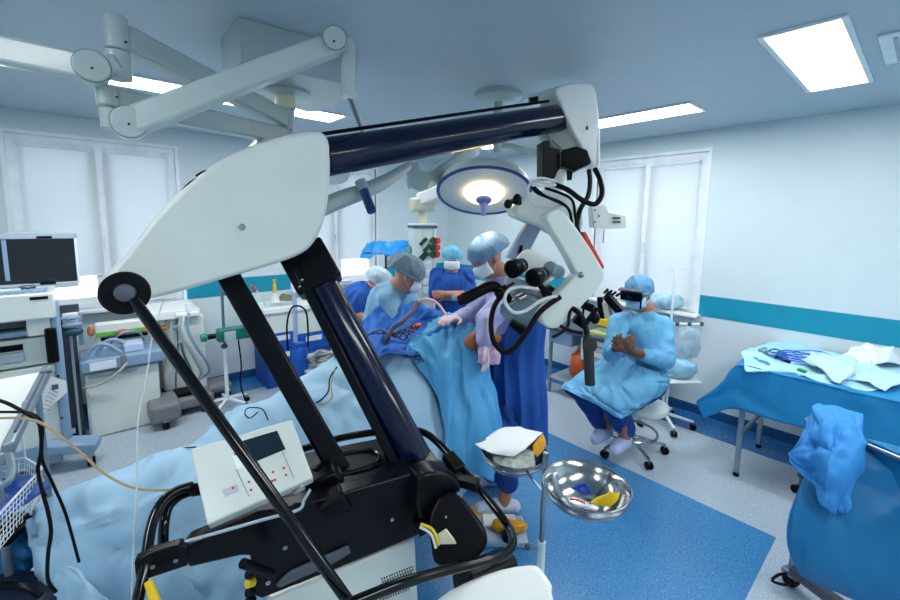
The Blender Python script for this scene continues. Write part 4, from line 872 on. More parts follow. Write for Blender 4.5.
b.cap(P(571, 389, 3.2), P(596, 402, 3.12), .05, .06)
blob('trousers', b, trouser, sd_, voxel=.011, smooth=3, disp=.02)
for q_ in (fA, fB):
    sh = MB(); a = q_-UP*.045; sh.cap(a+SIDE*.02+FWD*.03, a-SIDE*.07-FWD*.06, .05, .055).cap(a, a-SIDE*.11-FWD*.1-UP*.01, .055, .045)
    blob('clog', sh, mat('lilac clog', (178, 192, 226), .4), sd_, voxel=.008, smooth=3)
dv = thing('head_display', 'black head-mounted display box worn over the eyes of the seated person', 'head display', tuple(hcn+f_*.1))
MB().box(hcn+f_*.125+u_*.03, (.15, .055, .07), (r_, f_, u_)).build('visor', black, dv, bevel=.008)
MB().box(hcn+f_*.135+u_*.075, (.17, .05, .012), (r_, f_, u_)).build('visor_lip', grey_d, dv, bevel=.003)
MB().cyl(hcn+f_*.15+u_*.03-r_*.0, hcn+f_*.165+u_*.03, .02, n=18).build('camera_lens', lcd, dv)
MB().tube([hcn+r_*.085*math.cos(a)+f_*.108*math.sin(a)+u_*.03 for a in [R(15*k) for k in range(24)]], .009, 8, closed=True).build('head_strap', lblue, dv)
MB().tube([hcn+f_*.15+u_*.06-r_*.08, hcn+f_*.155-u_*.05-r_*.075], .007, 8).build('side_arm', black, dv)

# stool under the seated person --------------------------------------
def five_star(root, c, z, r, m, cm, n=5, ph=0, wheel=.03):
    for k in range(n):
        a = ph+2*math.pi*k/n; d_ = V((math.cos(a), math.sin(a), 0)); e = V((c.x, c.y, z))+d_*r; e.z = .075
        MB().beam(V((c.x, c.y, z))+d_*.02, e, .03, .022, None, .022, .018).build('leg', m, root, bevel=.004)
        q_ = V((e.x, e.y, wheel)); t_ = V((-d_.y, d_.x, 0)); w1 = MB()
        for s_ in (-1, 1): w1.cyl(q_+t_*(.008*s_), q_+t_*(.022*s_), wheel, n=18)
        o_ = w1.build('castor', rubber, root, bevel=.003); MB().cyl(q_+UP*.0, V((q_.x, q_.y, .08)), .009, n=10).build('castor_stem', steel, o_)
c = Pz(629, 450); st = thing('stool', 'chrome wheeled stool with foot ring under the seated person', 'stool', (c.x, c.y, 0))
five_star(st, c, .12, .27, chrome, rubber, ph=.35)
MB().cyl((c.x, c.y, .1), (c.x, c.y, .4), .022, n=20).build('gas_column', chrome, st)
MB().tube([V((c.x+.2*math.cos(t), c.y+.2*math.sin(t), .17)) for t in [R(10*k) for k in range(36)]], .01, 10, closed=True).build('foot_ring', chrome, st)
for k in range(2): MB().cyl(V((c.x+.2*math.cos(k*math.pi+.4), c.y+.2*math.sin(k*math.pi+.4), .17)), (c.x, c.y, .17), .007, n=10).build('ring_spoke', chrome, st)
MB().lathe(V((pe.x, pe.y, pe.z-.2)), UP, [(.001, -.07), (.17, -.07), (.195, -.045), (.195, -.01), (.16, .0), (.001, .0)], 40).build('seat', plastic_g, st)
MB().tube([V((c.x, c.y, .3)), V((c.x, c.y, .36)), V((pe.x, pe.y, pe.z-.26))], .02, 12).build('seat_post', chrome, st)

# drip stand with bags -------------------------------------------------
c = Pz(663, 424); iv = thing('drip_stand', 'white wheeled drip stand with shelf and clear bags behind the seated person', 'drip stand', (c.x, c.y, 0))
five_star(iv, c, .11, .24, white_trim, rubber, ph=.1, wheel=.027)
for k, x in enumerate((661, 667)): 
    a = V((c.x, c.y, .1))+SIDE*(.03*(k-.5)); MB().cyl(a, V((a.x, a.y, .62)), .012, n=14).build('post', white_trim, iv)
MB().cyl(V((c.x, c.y, .6)), V((c.x, c.y, 1.42)), .011, n=14).build('pole', white_trim, iv)
for k in (-1, 1): MB().tube([V((c.x, c.y, 1.42)), V((c.x, c.y, 1.46))+SIDE*.05*k, V((c.x, c.y, 1.44))+SIDE*.09*k, V((c.x, c.y, 1.40))+SIDE*.09*k], .005, 8, sm=4).build('hook', white_trim, iv)
s_ = V((c.x, c.y, .44))+SIDE*.11; MB().box(s_, (.3, .22, .02), (SIDE, FWD, UP)).build('shelf', plastic_w, iv, bevel=.006)
MB().tube([V((c.x, c.y, .95)), V((c.x, c.y, .95))+SIDE*.28], .012, 12).build('side_rail', white_trim, iv)
for k in (.05, .16, .27): MB().ell(V((c.x, c.y, .955))+SIDE*k-FWD*.01, (.018, .018, .022), n=12, m=8).build('clip', grey_d, iv)
bag('clear_bag', 'clear plastic bag of blue packs lying on the shelf of the drip stand', V((c.x, c.y, .54))+SIDE*.12, .13, .09, .085, mat('pale wrap', (150, 200, 222), .3, var=.25, scale=12, bump=.6, bscale=14), 'bag', 3)
bag('clear_bag', 'clear fluid bag hanging from the rail of the drip stand', V((c.x, c.y, .78))+SIDE*.17, .1, .035, .15, mat('clear fluid bag', (190, 215, 228), .2, var=.12, scale=14, bump=.5, bscale=14, alpha=.85), 'bag', 6)
p_ = PX(668, 306, XW); 
bag('clear_bag', 'clear plastic bags of tubing heaped on the sill of the right wall window', V((XW-.07, p_.y, WB+.09)), .2, .055, .075, mat('sill wrap', (165, 205, 225), .25, var=.25, scale=14, bump=.6, bscale=14), 'bag', 9)

# ---------------------------------------------------------------- desk by the right wall window
dk_ = thing('desk', 'grey topped desk with drawers under the right wall window, behind the hand grip', 'desk', (4.1, 2.15, 0))
x0, x1, y0, y1 = 3.72, 4.36, 1.72, 2.62
MB().bb((x0, y0, .70), (x1, y1, .735)).build('desktop', grey_d, dk_, bevel=.004)
MB().bb((x0+.02, y1-.3, .56), (x1-.02, y1-.02, .70)).build('side_panel', lblue, dk_, bevel=.004)
MB().bb((x0+.03, y0+.02, .46), (x1-.02, y0+.5, .70)).build('drawer_box', plastic_g, dk_, bevel=.004)
for z in (.48, .6):
    o_ = MB().bb((x0+.015, y0+.04, z), (x0+.03, y0+.48, z+.09)).build('drawer', plastic_w, dk_, bevel=.003); MB().bb((x0-.005, y0+.2, z+.04), (x0+.015, y0+.34, z+.052)).build('handle', steel, o_, bevel=.002)
for x in (x0+.03, x1-.05):
    for y in (y0+.03, y1-.05): MB().bb((x, y, 0), (x+.03, y+.03, .70)).build('leg', alum, dk_, bevel=.003)
MB().bb((x0+.03, y0+.03, .16), (x1-.03, y1-.03, .18)).build('lower_shelf', grey_l, dk_, bevel=.003)
bag('orange_bag', 'orange bag standing on the lower shelf of the grey desk', V((3.85, 2.25, .36)), .12, .11, .16, orange, 'bag', 12)
bag('dark_bag', 'dark crumpled bag beside the orange bag on the desk shelf', V((4.0, 2.02, .29)), .12, .1, .1, grey_d, 'bag', 14)
mo = thing('desk_eyepiece', 'black binocular eyepiece unit with yellow clip resting on the grey desk', 'eyepiece unit', tuple(PX(605, 330, 3.86)))
q0 = PX(603, 322, 3.86)
def Q(x, y, o=0): return PX(x, y, 3.86+o)
MB().tube([Q(610, 293), Q(606, 296), Q(619, 310, .03)], .03, 14).build('tube', black, mo, bevel=.004)
MB().beam(Q(607, 296), Q(621, 312, .04), .12, .07).build('eyepiece_block', black, mo, bevel=.008)
MB().beam(Q(600, 297), Q(602, 326), .05, .04, up=(1, 0, 0)).build('post', black, mo, bevel=.004)
MB().beam(Q(606, 302), Q(609, 318, .02), .06, .06, up=(1, 0, 0)).build('body', cream, mo, bevel=.006)
MB().box(Q(603, 322), (.06, .14, .07)).build('clip', yellow, mo, bevel=.005)
for k in range(4): MB().cyl(Q(604+k*4, 293+k*1.0), Q(608+k*4, 289+k*1.5), .012, n=12).build('knob', black, mo)
MB().bb((q0.x-.1, q0.y-.12, .735), (q0.x+.12, q0.y+.1, .77)).build('base', mat('olive cloth', (170, 180, 120), .6), mo, bevel=.005)

# ---------------------------------------------------------------- draped table by the right wall
tz = .84; tx0, tx1, ty0, ty1 = 3.50, 4.18, -1.2, .80
tt = thing('instrument_table', 'steel legged instrument table by the right wall under the big blue cover', 'table', ((tx0+tx1)/2, 0, 0))
MB().bb((tx0+.01, ty0, tz-.03), (tx1-.01, ty1-.01, tz-.006)).build('tabletop', steel, tt, bevel=.003)
for x in (tx0+.02, tx1-.05):
    for y in (ty1-.05, ty0+.1):
        o_ = MB().bb((x, y, .02), (x+.032, y+.032, tz-.03)).build('leg', alum, tt, bevel=.003); MB().cyl((x+.016, y+.016, 0), (x+.016, y+.016, .03), .02, n=14).build('foot', rubber, o_)
for y in (ty1-.035, ty0+.11): MB().bb((tx0+.05, y-.012, .30), (tx1-.05, y+.012, .33)).build('end_rail', alum, tt, bevel=.003)
MB().bb((tx1-.045, ty0+.13, .30), (tx1-.02, ty1-.05, .33)).build('long_rail', alum, tt, bevel=.003)
L = []
for k in range(9):
    y = ty1+.004-(ty1-ty0)*k/8; L.append([V((tx0-.02-.01*(k % 2), y, .52-.012*k+.015*(k % 3))), V((tx0-.012, y, .7)), V((tx0-.006, y, tz-.01)), V((tx0+.02, y, tz+.006)), V((tx0+.33, y, tz+.007)), V((tx1-.02, y, tz+.006)), V((tx1+.008, y, tz-.02)), V((tx1+.01, y, .6))])
end = [[V((tx0-.03, ty1+.12, .44)), V((tx0-.015, ty1+.12, .58)), V((tx0-.0, ty1+.11, .67)), V((tx0+.08, ty1+.08, .72)), V((tx0+.34, ty1+.06, .78)), V((tx1-.1, ty1+.06, .78)), V((tx1-.03, ty1+.05, .76)), V((tx1, ty1+.05, .66))],
       [V((tx0-.04, ty1+.19, .38)), V((tx0-.02, ty1+.25, .48)), V((tx0+.0, ty1+.23, .51)), V((tx0+.1, ty1+.16, .55)), V((tx0+.34, ty1+.12, .6)), V((tx1-.14, ty1+.12, .6)), V((tx1-.08, ty1+.11, .6)), V((tx1-.04, ty1+.1, .58))]]
tag(cloth('table_cover', list(reversed(end))+L, drape_m, n=6, amp=.003, freq=5, ridge=.6, seed=3, creases=14, ca=0.014, cw=.02), 'big bright blue cover draped over the table by the right wall', 'table cover')
sheet = lambda px, z, o=0: Pz(px[0], px[1], z)
def zt(x, y, z=tz+.018): return Pz(x, y, z)
rows = [[zt(741, 352, tz+.03), zt(752, 348), zt(768, 343), zt(790, 341)], [zt(744, 362), zt(765, 356), zt(785, 352), zt(810, 346)],
        [zt(748, 371, tz-.0), zt(775, 368), zt(800, 362), zt(830, 352)], [zt(780, 372, tz+.0), zt(805, 373), zt(830, 366), zt(860, 358)],
        [zt(820, 382, tz+.01), zt(845, 378), zt(870, 372), zt(900, 364)], [zt(870, 392, tz+.01), zt(890, 388), zt(915, 380), zt(940, 372)]]
tag(cloth('paper_sheet', rows, mat('aqua sheet', (168, 216, 236), .7, var=.05, bump=.25, bscale=22), n=8, amp=.006, freq=9, ridge=1.0, seed=6, creases=22, ca=0.017, cw=.03), 'thin aqua sheet spread unevenly over the blue table cover', 'sheet')
rows = [[zt(800, 361, tz+.05), zt(812, 356, tz+.07), zt(828, 352, tz+.06)], [zt(818, 368, tz+.07), zt(832, 362, tz+.1), zt(846, 357, tz+.07)],
        [zt(838, 383, tz+.03), zt(850, 372, tz+.08), zt(862, 366, tz+.06)], [zt(850, 378, tz+.05), zt(868, 374, tz+.06), zt(882, 370, tz+.05)], [zt(885, 391, tz+.03), zt(900, 385, tz+.04), zt(915, 380, tz+.03)]]
tag(cloth('crumpled_sheet', rows, mat('mint sheet', (186, 226, 240), .7, bump=.3), n=8, amp=.010, freq=9, ridge=1.2, seed=16, creases=20, ca=0.024, cw=.05), 'crumpled pale mint sheet at the front edge of the blue covered table', 'sheet')
def heap(name, lab, cx, cy, hgt, rx, ry, m, seed, cat):
    c_ = zt(cx, cy, tz+.03); rows = []
    for i in range(7):
        row = []
        for j in range(7):
            u_, v_ = (i-3)/3, (j-3)/3; k = max(0, 1-(u_*u_+v_*v_)*.62)
            row.append(c_+SIDE*(u_*rx)+FWD*(v_*ry)+UP*(hgt*k*(.8+.5*noise.noise(V((u_*2, v_*2, seed))))))
        rows.append(row)
    return tag(cloth(name, rows, m, n=7, amp=.010, freq=8, ridge=1.1, seed=seed, creases=20, ca=0.027, cw=.05), lab, cat)
heap('white_cloth', 'crumpled white cloth heaped on the blue covered table near the wall', 872, 362, .12, .17, .12, mat('white cloth', (226, 236, 242), .75, var=.03, bump=.3), 21, 'cloth')
ck = MB()
for k in range(7):
    a = zt(783+k*4, 354+(k % 3)*2, tz+.035+.006*k); ck.tube([a+(SIDE*math.cos(t)*(.10+.01*k)+FWD*math.sin(t)*(.055+.006*k))+UP*.006*math.sin(3*t+k) for t in [R(30*j) for j in range(12)]], .0038, 8, sm=3, closed=True)
tag(ck.build('cable_coil', mat('blue cord', (28, 96, 205), .4)), 'coiled blue cord on the aqua sheet of the covered table', 'cord')
fr_ = thing('forceps', 'steel and black handpiece lying beside the coiled blue cord', 'handpiece', tuple(zt(768, 352, tz+.03)))
MB().tube([zt(760, 350, tz+.04), zt(770, 354, tz+.04), zt(789, 359, tz+.035)], [.014, .011, .006], 12).build('handle', steel, fr_)
MB().tube([zt(776, 357, tz+.045), zt(790, 362, tz+.04)], .012, 12).build('tip', black, fr_)
tag(MB().tube([zt(766, 352, tz+.05), zt(774, 349, tz+.05), zt(784, 352, tz+.05)], .006, 8, sm=4).build('green_tube', green), 'short green tube among the cords on the covered table', 'tube')
tag(MB().beam(zt(798, 369, tz+.05), zt(806, 372, tz+.045), .03, .02).build('green_clip', mat('leaf green', (20, 150, 80), .4), bevel=.004), 'small green clip at the front edge of the blue covered table', 'clip')

# ---------------------------------------------------------------- draped stand at the lower right
ds = thing('mayo_stand', 'wheeled steel stand under the blue cover at the lower right', 'instrument stand', tuple(V((P(860, 560, 2.1).x, P(860, 560, 2.1).y, 0))))
tl = P(806, 409, 2.1); tzz = tl.z; q1 = Pz(812, 412, tzz); q2 = Pz(960, 470, tzz); q3 = Pz(960, 418, tzz); q4 = Pz(862, 410, tzz)
ux = (q2-q1).normalized(); uy = V((-ux.y, ux.x, 0)); uy = uy if uy.dot(FWD) > 0 else -uy
b1_, b2_ = P(806, 420, 2.12), None; tzz = b1_.z; b2_ = b1_+ux*.62
MB().cyl(b1_, b2_, .012, n=16).build('top_bar', steel, ds)
MB().cyl((b2_.x, b2_.y, .08), b2_, .016, n=16).build('post', steel, ds)
pp = [P(797, 470, 2.13), P(790, 560, 2.16)]; px_, py_ = Pz(790, 585).x, Pz(790, 585).y
MB().cyl((px_, py_, .08), (px_, py_, tzz-.03), .016, n=18).build('post', steel, ds)
MB().cyl((px_, py_, tzz-.28), (px_, py_, tzz-.2), .025, n=18).build('post_collar', grey_d, ds, bevel=.003)
MB().cyl(V((px_, py_, tzz-.34))-SIDE*.045, V((px_, py_, tzz-.34)), .02, n=18).build('clamp_knob', rubber, ds, bevel=.003)
MB().beam(V((px_, py_, .09)), V((px_, py_, .09))+ux*.6, .05, .05).build('base_bar', grey_d, ds, bevel=.006)
for k, e in enumerate((V((px_, py_, .035)), V((px_, py_, .035))+ux*.58)):
    o_ = MB().cyl(e-uy*.02-UP*.0, e+uy*.02, .035, n=22).build('castor', rubber, ds, bevel=.005); MB().box(e+UP*.035, (.07, .05, .03), (ux, uy, UP)).build('castor_fork', steel, o_, bevel=.004)
MB().tube([V((px_, py_, .06)), V((px_, py_, .06))-SIDE*.06, V((px_, py_, .05))-SIDE*.12-FWD*.03, V((px_, py_, .05))-SIDE*.06-FWD*.05, V((px_, py_, .05))], .007, 8, sm=4).build('brake_pedal', black, ds)
MB().box(V((px_, py_, .05))+ux*.3+uy*.25, (.55, .06, .06), (ux, uy, UP)).build('base_bar', steel, ds, bevel=.006)
T_ = [0, .07, .3, .62]
rows = [[b1_+ux*t+uy*.05-UP*.35 for t in T_], [b1_+ux*t+uy*.03-UP*.08 for t in T_], [b1_+ux*t+UP*.02 for t in T_]]+net(
        [(812, 450, 2.04), (826, 442, 1.98), (866, 440, 1.92), (960, 462, 1.8)],
        [(803, 484, 1.98), (828, 473, 1.92), (870, 472, 1.86), (960, 500, 1.74)],
        [(789, 516, 1.95), (825, 515, 1.88), (870, 515, 1.82), (960, 540, 1.72)],
        [(788, 545, 1.96), (825, 560, 1.86), (870, 575, 1.8), (960, 600, 1.72)],
        [(799, 573, 1.96), (828, 588, 1.88), (870, 604, 1.83), (960, 640, 1.74)])
tag(cloth('stand_cover', rows, mat('deep sky drape', (0, 112, 168), .5, var=.06, bump=.5, bscale=4, fold=1), n=10, amp=.006, freq=4, ridge=1.1, seed=12, creases=22, ca=0.020, cw=.03), 'smooth blue plastic cover hanging over the stand at the lower right', 'stand cover')
rows = [[(806, 416, 2.04), (799, 436, 1.98), (793, 452, 1.95), (792, 462, 1.94)], [(810, 408, 2.05), (808, 436, 1.95), (804, 462, 1.92), (803, 478, 1.92)], [(812, 404, 2.05), (818, 430, 1.92), (818, 460, 1.86), (812, 486, 1.87)],
        [(822, 402, 2.06), (830, 432, 1.88), (828, 470, 1.8), (820, 505, 1.83)], [(840, 407, 2.05), (846, 436, 1.86), (842, 472, 1.79), (838, 514, 1.81)],
        [(856, 412, 2.04), (858, 440, 1.86), (856, 465, 1.8), (852, 512, 1.8)], [(863, 414, 2.04), (862, 440, 1.9), (866, 468, 1.84), (856, 480, 1.84)]]
tag(cloth('crumpled_gown', net(*rows), mat('cornflower cloth', (48, 140, 214), .65, var=.06, bump=.4, bscale=7, fold=1), n=11, amp=.010, freq=7, ridge=1.2, seed=31, creases=26, ca=0.022, cw=.05), 'crumpled cornflower blue gown thrown over the draped stand', 'gown')

# ---------------------------------------------------------------- bowl stand
pc = P(545, 470, 1.80); bs = thing('bowl_stand', 'slim steel double ring stand holding two steel bowls', 'bowl stand', (pc.x, pc.y, 0))
zr = P(585, 485, 1.62).z; bc1 = P(586, 484, 1.62); bc2 = P(514, 450, 2.08)
z_sl = P(543, 548, 1.80).z
MB().cyl((pc.x, pc.y, z_sl-.02), (pc.x, pc.y, zr+.03), .0115, n=20).build('inner_post', steel, bs, bevel=.003)
MB().cyl((pc.x, pc.y, .06), (pc.x, pc.y, z_sl), .017, n=20).build('outer_post', white_trim, bs, bevel=.003)
MB().cyl(V((pc.x, pc.y, z_sl-.03)), V((pc.x, pc.y, z_sl-.03))-SIDE*.06, .006, n=10).build('clamp_screw', steel, bs); MB().ell(V((pc.x, pc.y, z_sl-.03))-SIDE*.06, (.014, .014, .014), n=14, m=8).build('clamp_knob', grey_d, bs)
for k in range(4):
    a = R(45+90*k); e = V((pc.x+.26*math.cos(a), pc.y+.26*math.sin(a), .06)); MB().beam((pc.x, pc.y, .07), e, .025, .025).build('leg', white_trim, bs, bevel=.004)
    o_ = MB().cyl(e-V((0, .012, .028)), e+V((0, .012, -.028)), .03, n=20).build('castor', rubber, bs, bevel=.004)
def bowl(cc, rad, lab):
    t = thing('steel_bowl', lab, 'bowl', (cc.x, cc.y, cc.z-rad*.62), 0, 'steel bowls on the ring stand')
    p_ = [(.001, -rad*.6), (rad*.3, -rad*.6), (rad*.55, -rad*.53), (rad*.78, -rad*.38), (rad*.92, -rad*.18), (rad*.98, -.0), (rad*1.03, .003), (rad*1.03, -.002), (rad*.99, -.006), (rad*.94, -rad*.19), (rad*.8, -rad*.4), (rad*.57, -rad*.555), (rad*.32, -rad*.625), (.001, -rad*.625)]
    MB().lathe(cc, UP, p_, 64).build('bowl_shell', chrome, t, ang=60)
    MB().tube([cc+V((math.cos(a), math.sin(a), 0))*rad*1.03+UP*.001 for a in [R(7.5*k) for k in range(48)]], .0035, 8, closed=True).build('rolled_rim', chrome, t)
rb = 41*1.62/421
bowl(bc1, rb, 'empty looking steel bowl with a blue and a yellow scrap inside, right of the post'); bowl(bc2, rb, 'steel bowl half covered by a white paper package, left of the post')
for cc in (bc1, bc2):
    MB().tube([cc+V((math.cos(a), math.sin(a), 0))*rb*.93-UP*rb*.23 for a in [R(10*k) for k in range(36)]], .0045, 8, closed=True).build('ring', steel, bs)
    d_ = (V((pc.x, pc.y, 0))-V((cc.x, cc.y, 0))).normalized(); e = cc+d_*rb*.95-UP*rb*.23; MB().tube([e, V((pc.x, pc.y, cc.z-rb*.23))], .0055, 10).build('ring_arm', steel, bs)
f1 = lambda x, y: P(x, y, 1.64)
rows = [[f1(571, 488), f1(575, 490), f1(580, 494)], [f1(576, 485), f1(580, 488), f1(586, 495)], [f1(584, 483), f1(588, 487), f1(593, 494)]]
tag(cloth('blue_scrap', rows, mat('blue scrap', (15, 70, 190), .5), n=5, amp=.006, freq=22, ridge=1.5, seed=2), 'crumpled blue scrap lying in the right steel bowl', 'scrap')
f1 = lambda x, y: P(x, y, 1.6)
rows = [[f1(590, 503), f1(601, 506), f1(610, 507)], [f1(598, 498), f1(608, 502), f1(617, 500)], [f1(611, 491), f1(617, 494), f1(621, 493)]]
tag(cloth('yellow_scrap', rows, yellow, n=5, amp=.006, freq=18, ridge=1.2, seed=7), 'yellow scrap stuck against the wall of the right steel bowl', 'scrap')
tag(MB().tube([P(570, 499, 1.62), P(577, 500, 1.615), P(585, 503, 1.61)], .004, 8).build('red_tie', red), 'small red tie beside the blue scrap in the right steel bowl', 'tie')
zz = bc2.z+.012
rows = [[Pz(475, 444, zz-.01), Pz(487, 440, zz), Pz(494, 432, zz), Pz(505, 427, zz+.01)], [Pz(486, 452, zz), Pz(498, 447, zz+.015), Pz(508, 438, zz+.02), Pz(518, 427, zz+.01)],
        [Pz(500, 455, zz), Pz(510, 450, zz+.02), Pz(521, 441, zz+.02), Pz(532, 430, zz+.01)], [Pz(514, 457, zz), Pz(524, 450, zz+.015), Pz(534, 441, zz+.015), Pz(543, 432, zz)]]
tag(cloth('paper_package', rows, paper, n=5, amp=.006, freq=10, ridge=1.0, seed=9), 'white paper package lying across the left steel bowl', 'package')
rows = [[P(533, 447, 2.03), P(537, 440, 2.05), P(543, 434, 2.07)], [P(534, 454, 2.0), P(540, 447, 2.02), P(545, 440, 2.05)], [P(537, 457, 2.0), P(542, 452, 2.01), P(546, 446, 2.03)]]
tag(cloth('amber_package', rows, amber, n=5, amp=.005, freq=16, seed=4), 'amber wrapped packet under the paper package in the left bowl', 'package')
bag('crumpled_wrap', 'crumpled clear wrap under the paper package in the left steel bowl', bc2-UP*.035+FWD*-.02, .1, .09, .035, mat('grey wrap', (188, 196, 190), .4, var=.3, scale=30, bump=.8, bscale=40), 'wrapping', 17)

# floor items by the surgeon's feet
c = Pz(500, 530, .03); fp = thing('foot_pedal', 'pale grey foot pedal with yellow wraps on the floor by the surgeon', 'foot pedal', (c.x, c.y, 0))
MB().box((c.x, c.y, .025), (.3, .22, .045), (SIDE, FWD, UP)).build('base', grey_l, fp, bevel=.012)
MB().box(V((c.x, c.y, .06))+FWD*.04, (.2, .1, .02), (SIDE, FWD, UP)).build('treadle', plastic_g, fp, bevel=.006)
MB().cyl(V((c.x, c.y, .04))-FWD*.09+SIDE*.03, V((c.x, c.y, .09))-FWD*.09+SIDE*.03, .03, n=20).build('switch', black, fp, bevel=.005)
bag('yellow_wrap', 'larger amber wrap lying on the foot pedal', V((c.x, c.y, .075))-FWD*.02+SIDE*.05, .1, .04, .03, amber, 'wrapping', 5)
e = Pz(477, 513, .03); bag('yellow_wrap', 'smaller amber wrap on the floor behind the foot pedal', V((e.x, e.y, .03)), .05, .04, .03, amber, 'wrapping', 8)
# ---------------------------------------------------------------- equipment along the window wall
def fb(name, x0, yt, x1, yb, Y, depth, m, par, bevel=.006, off=0):
    ym = (yt+yb)/2; a, b = PY(x0, ym, Y), PY(x1, ym, Y); zt_, zb_ = PY(x1, yt, Y).z, PY(x1, yb, Y).z
    return MB().bb((a.x, Y+off, max(zb_, 0)), (b.x, Y+off+depth, zt_)).build(name, m, par, bevel=bevel)
def castor(par, x, y, r=.04, m=rubber):
    w1 = MB()
    for s_ in (-1, 1): w1.cyl((x+.006*s_, y, r), (x+.024*s_, y, r), r, n=22)
    o_ = w1.build('castor', m, par, bevel=.004); MB().box((x, y, r*2.05), (.05, .06, .03)).build('castor_fork', grey_l, o_, bevel=.006); return o_
# imaging cart with monitor at the left edge
Y0 = 4.05
ic = thing('imaging_cart', 'grey wheeled equipment cart with keyboard console and printer at the left edge', 'equipment cart', (-.5, Y0+.3, 0))
fb('console', -45, 292, 55, 318, Y0-.12, .55, plastic_g, ic, .012)
kz = PY(55, 291, Y0-.12).z
cx0 = PY(-45, 305, Y0-.12).x; cx1 = PY(55, 305, Y0-.12).x
kb = MB()
for i in range(14):
    for j in range(4): kb.bb((cx1-.06-i*.034, Y0-.09+j*.035, kz), (cx1-.034-i*.034, Y0-.064+j*.035, kz+.008))
kb.build('keyboard', mat('pale blue keys', (150, 180, 220), .5), ic)
tag(MB().cyl((cx1-.14, Y0+.12, kz), (cx1-.14, Y0+.12, kz+.02), .045, n=28).build('dial', steel, ic, bevel=.004), 'round steel dial')
MB().bb((cx1-.26, Y0+.07, kz), (cx1-.1, Y0+.095, kz+.012)).build('slot', black, ic)
MB().bb((cx1-.12, Y0-.124, kz-.05), (cx1-.03, Y0-.12, kz-.03)).build('port_strip', black, ic)
fb('upper_shelf', -45, 328, 52, 333, Y0, .45, lblue, ic, .004)
fb('paper_tray', -45, 319, 25, 327, Y0+.05, .35, grey_d, ic, .004)
fb('ribbed_cover', 26, 315, 54, 334, Y0-.02, .35, plastic_w, ic, .01)
fb('lower_shelf', -45, 364, 58, 371, Y0-.02, .5, plastic_g, ic, .004)
fb('lower_body', -45, 371, 60, 452, Y0, .45, plastic_g, ic, .01)
fb('lower_trim', -45, 440, 62, 462, Y0-.01, .45, lblue, ic, .01)
fb('side_column', 55, 300, 66, 456, Y0-.03, .1, lblue, ic, .02)
sr = PY(52, 346, Y0-.03); MB().cyl((sr.x, sr.y, sr.z-.12), (sr.x, sr.y, sr.z+.13), .032, n=28).build('speaker_roll', rubber, ic, bevel=.01)
MB().beam((cx1-.16, Y0-.0, .2), (cx1+.16, Y0-.09, .15), .16, .08).build('foot', lblue, ic, bevel=.02, seg=3)
castor(ic, cx1+.11, Y0-.1, .045); castor(ic, cx0+.05, Y0-.1, .045); castor(ic, cx1, Y0+.42, .045); castor(ic, cx0+.05, Y0+.42, .045)
for x, y in ((58, 376), (60, 395), (62, 418)): MB().ell(PY(x, y, Y0-.035), (.008, .008, .008), n=10, m=6).build('screw', black, ic)
pr = thing('printer', 'grey printer standing on the shelf of the equipment cart at the left edge', 'printer', tuple(PY(20, 362, Y0)))
fb('housing', -45, 336, 50, 363, Y0-.0, .38, plastic_g, pr, .01)
fb('paper_slot', -40, 344, 23, 350, Y0-.006, .01, black, pr, .001)
fb('output_tray', -40, 352, 24, 361, Y0-.03, .05, grey_l, pr, .004)
mn = thing('monitor', 'wide dark monitor with silver frame above the equipment cart at the left edge', 'monitor', tuple(PY(38, 287, 4.3)))
Ym = 4.30
fb('screen', -30, 238, 76, 281, Ym, .03, screen, mn, .002)
fb('top_frame', -32, 232, 77, 238.5, Ym-.012, .06, grey_l, mn, .006)
fb('bottom_frame', -32, 281, 78.5, 286.5, Ym-.012, .06, grey_l, mn, .006)
fb('side_frame', 75.6, 235, 78.5, 284, Ym-.012, .05, white_trim, mn, .004)
fb('back_shell', -30, 236, 76, 283, Ym+.035, .05, grey_d, mn, .01)
fb('logo_strip', 36, 236, 52, 238.4, Ym-.016, .01, black, mn, .001); fb('button_bar', 40, 281.5, 56, 284, Ym-.016, .01, black, mn, .001)
fb('divider', 3, 239, 8, 281, Ym-.004, .006, lblue, mn, .001)
a = PY(5, 286, Ym+.05); MB().bb((a.x-.05, Ym+.0, kz+.0), (a.x+.05, Ym+.07, a.z)).build('neck', grey_l, mn, bevel=.01)
MB().bb((a.x-.25, Ym-.06, kz+.0), (a.x+.13, Ym+.13, kz+.02)).build('foot', grey_l, mn, bevel=.008)
a = PY(10, 296, Y0); tag(MB().bb((a.x-.2, Y0+.0, kz+.001), (a.x+.05, Y0+.1, kz+.012)).build('notepad', paper, bevel=.002), 'white notepad lying on the console beneath the monitor', 'notepad')
q_ = [PY(66, 381, Y0-.07), PY(67.5, 392, Y0-.07), PY(37, 419, Y0-.07), PY(35, 413, Y0-.06), PY(51, 377, Y0-.06)]
tag(MB().prism(q_, (0, .004, 0)).build('printed_sheet', paper, smooth=False), 'printed white sheet with text stuck aslant on the equipment cart', 'sheet')
ps = bpy.data.objects['printed_sheet']
for k in range(6):
    a, b = PY(49-k*1.3, 388+k*4, Y0-.072), PY(58-k*1.6, 393+k*3.4, Y0-.072); l_ = MB().tube([a, b], .0016, 5).build('text_line', grey_d, ps) 
MB().box(PY(55, 387, Y0-.073), (.035, .003, .035)).build('printed_square', grey_d, ps)

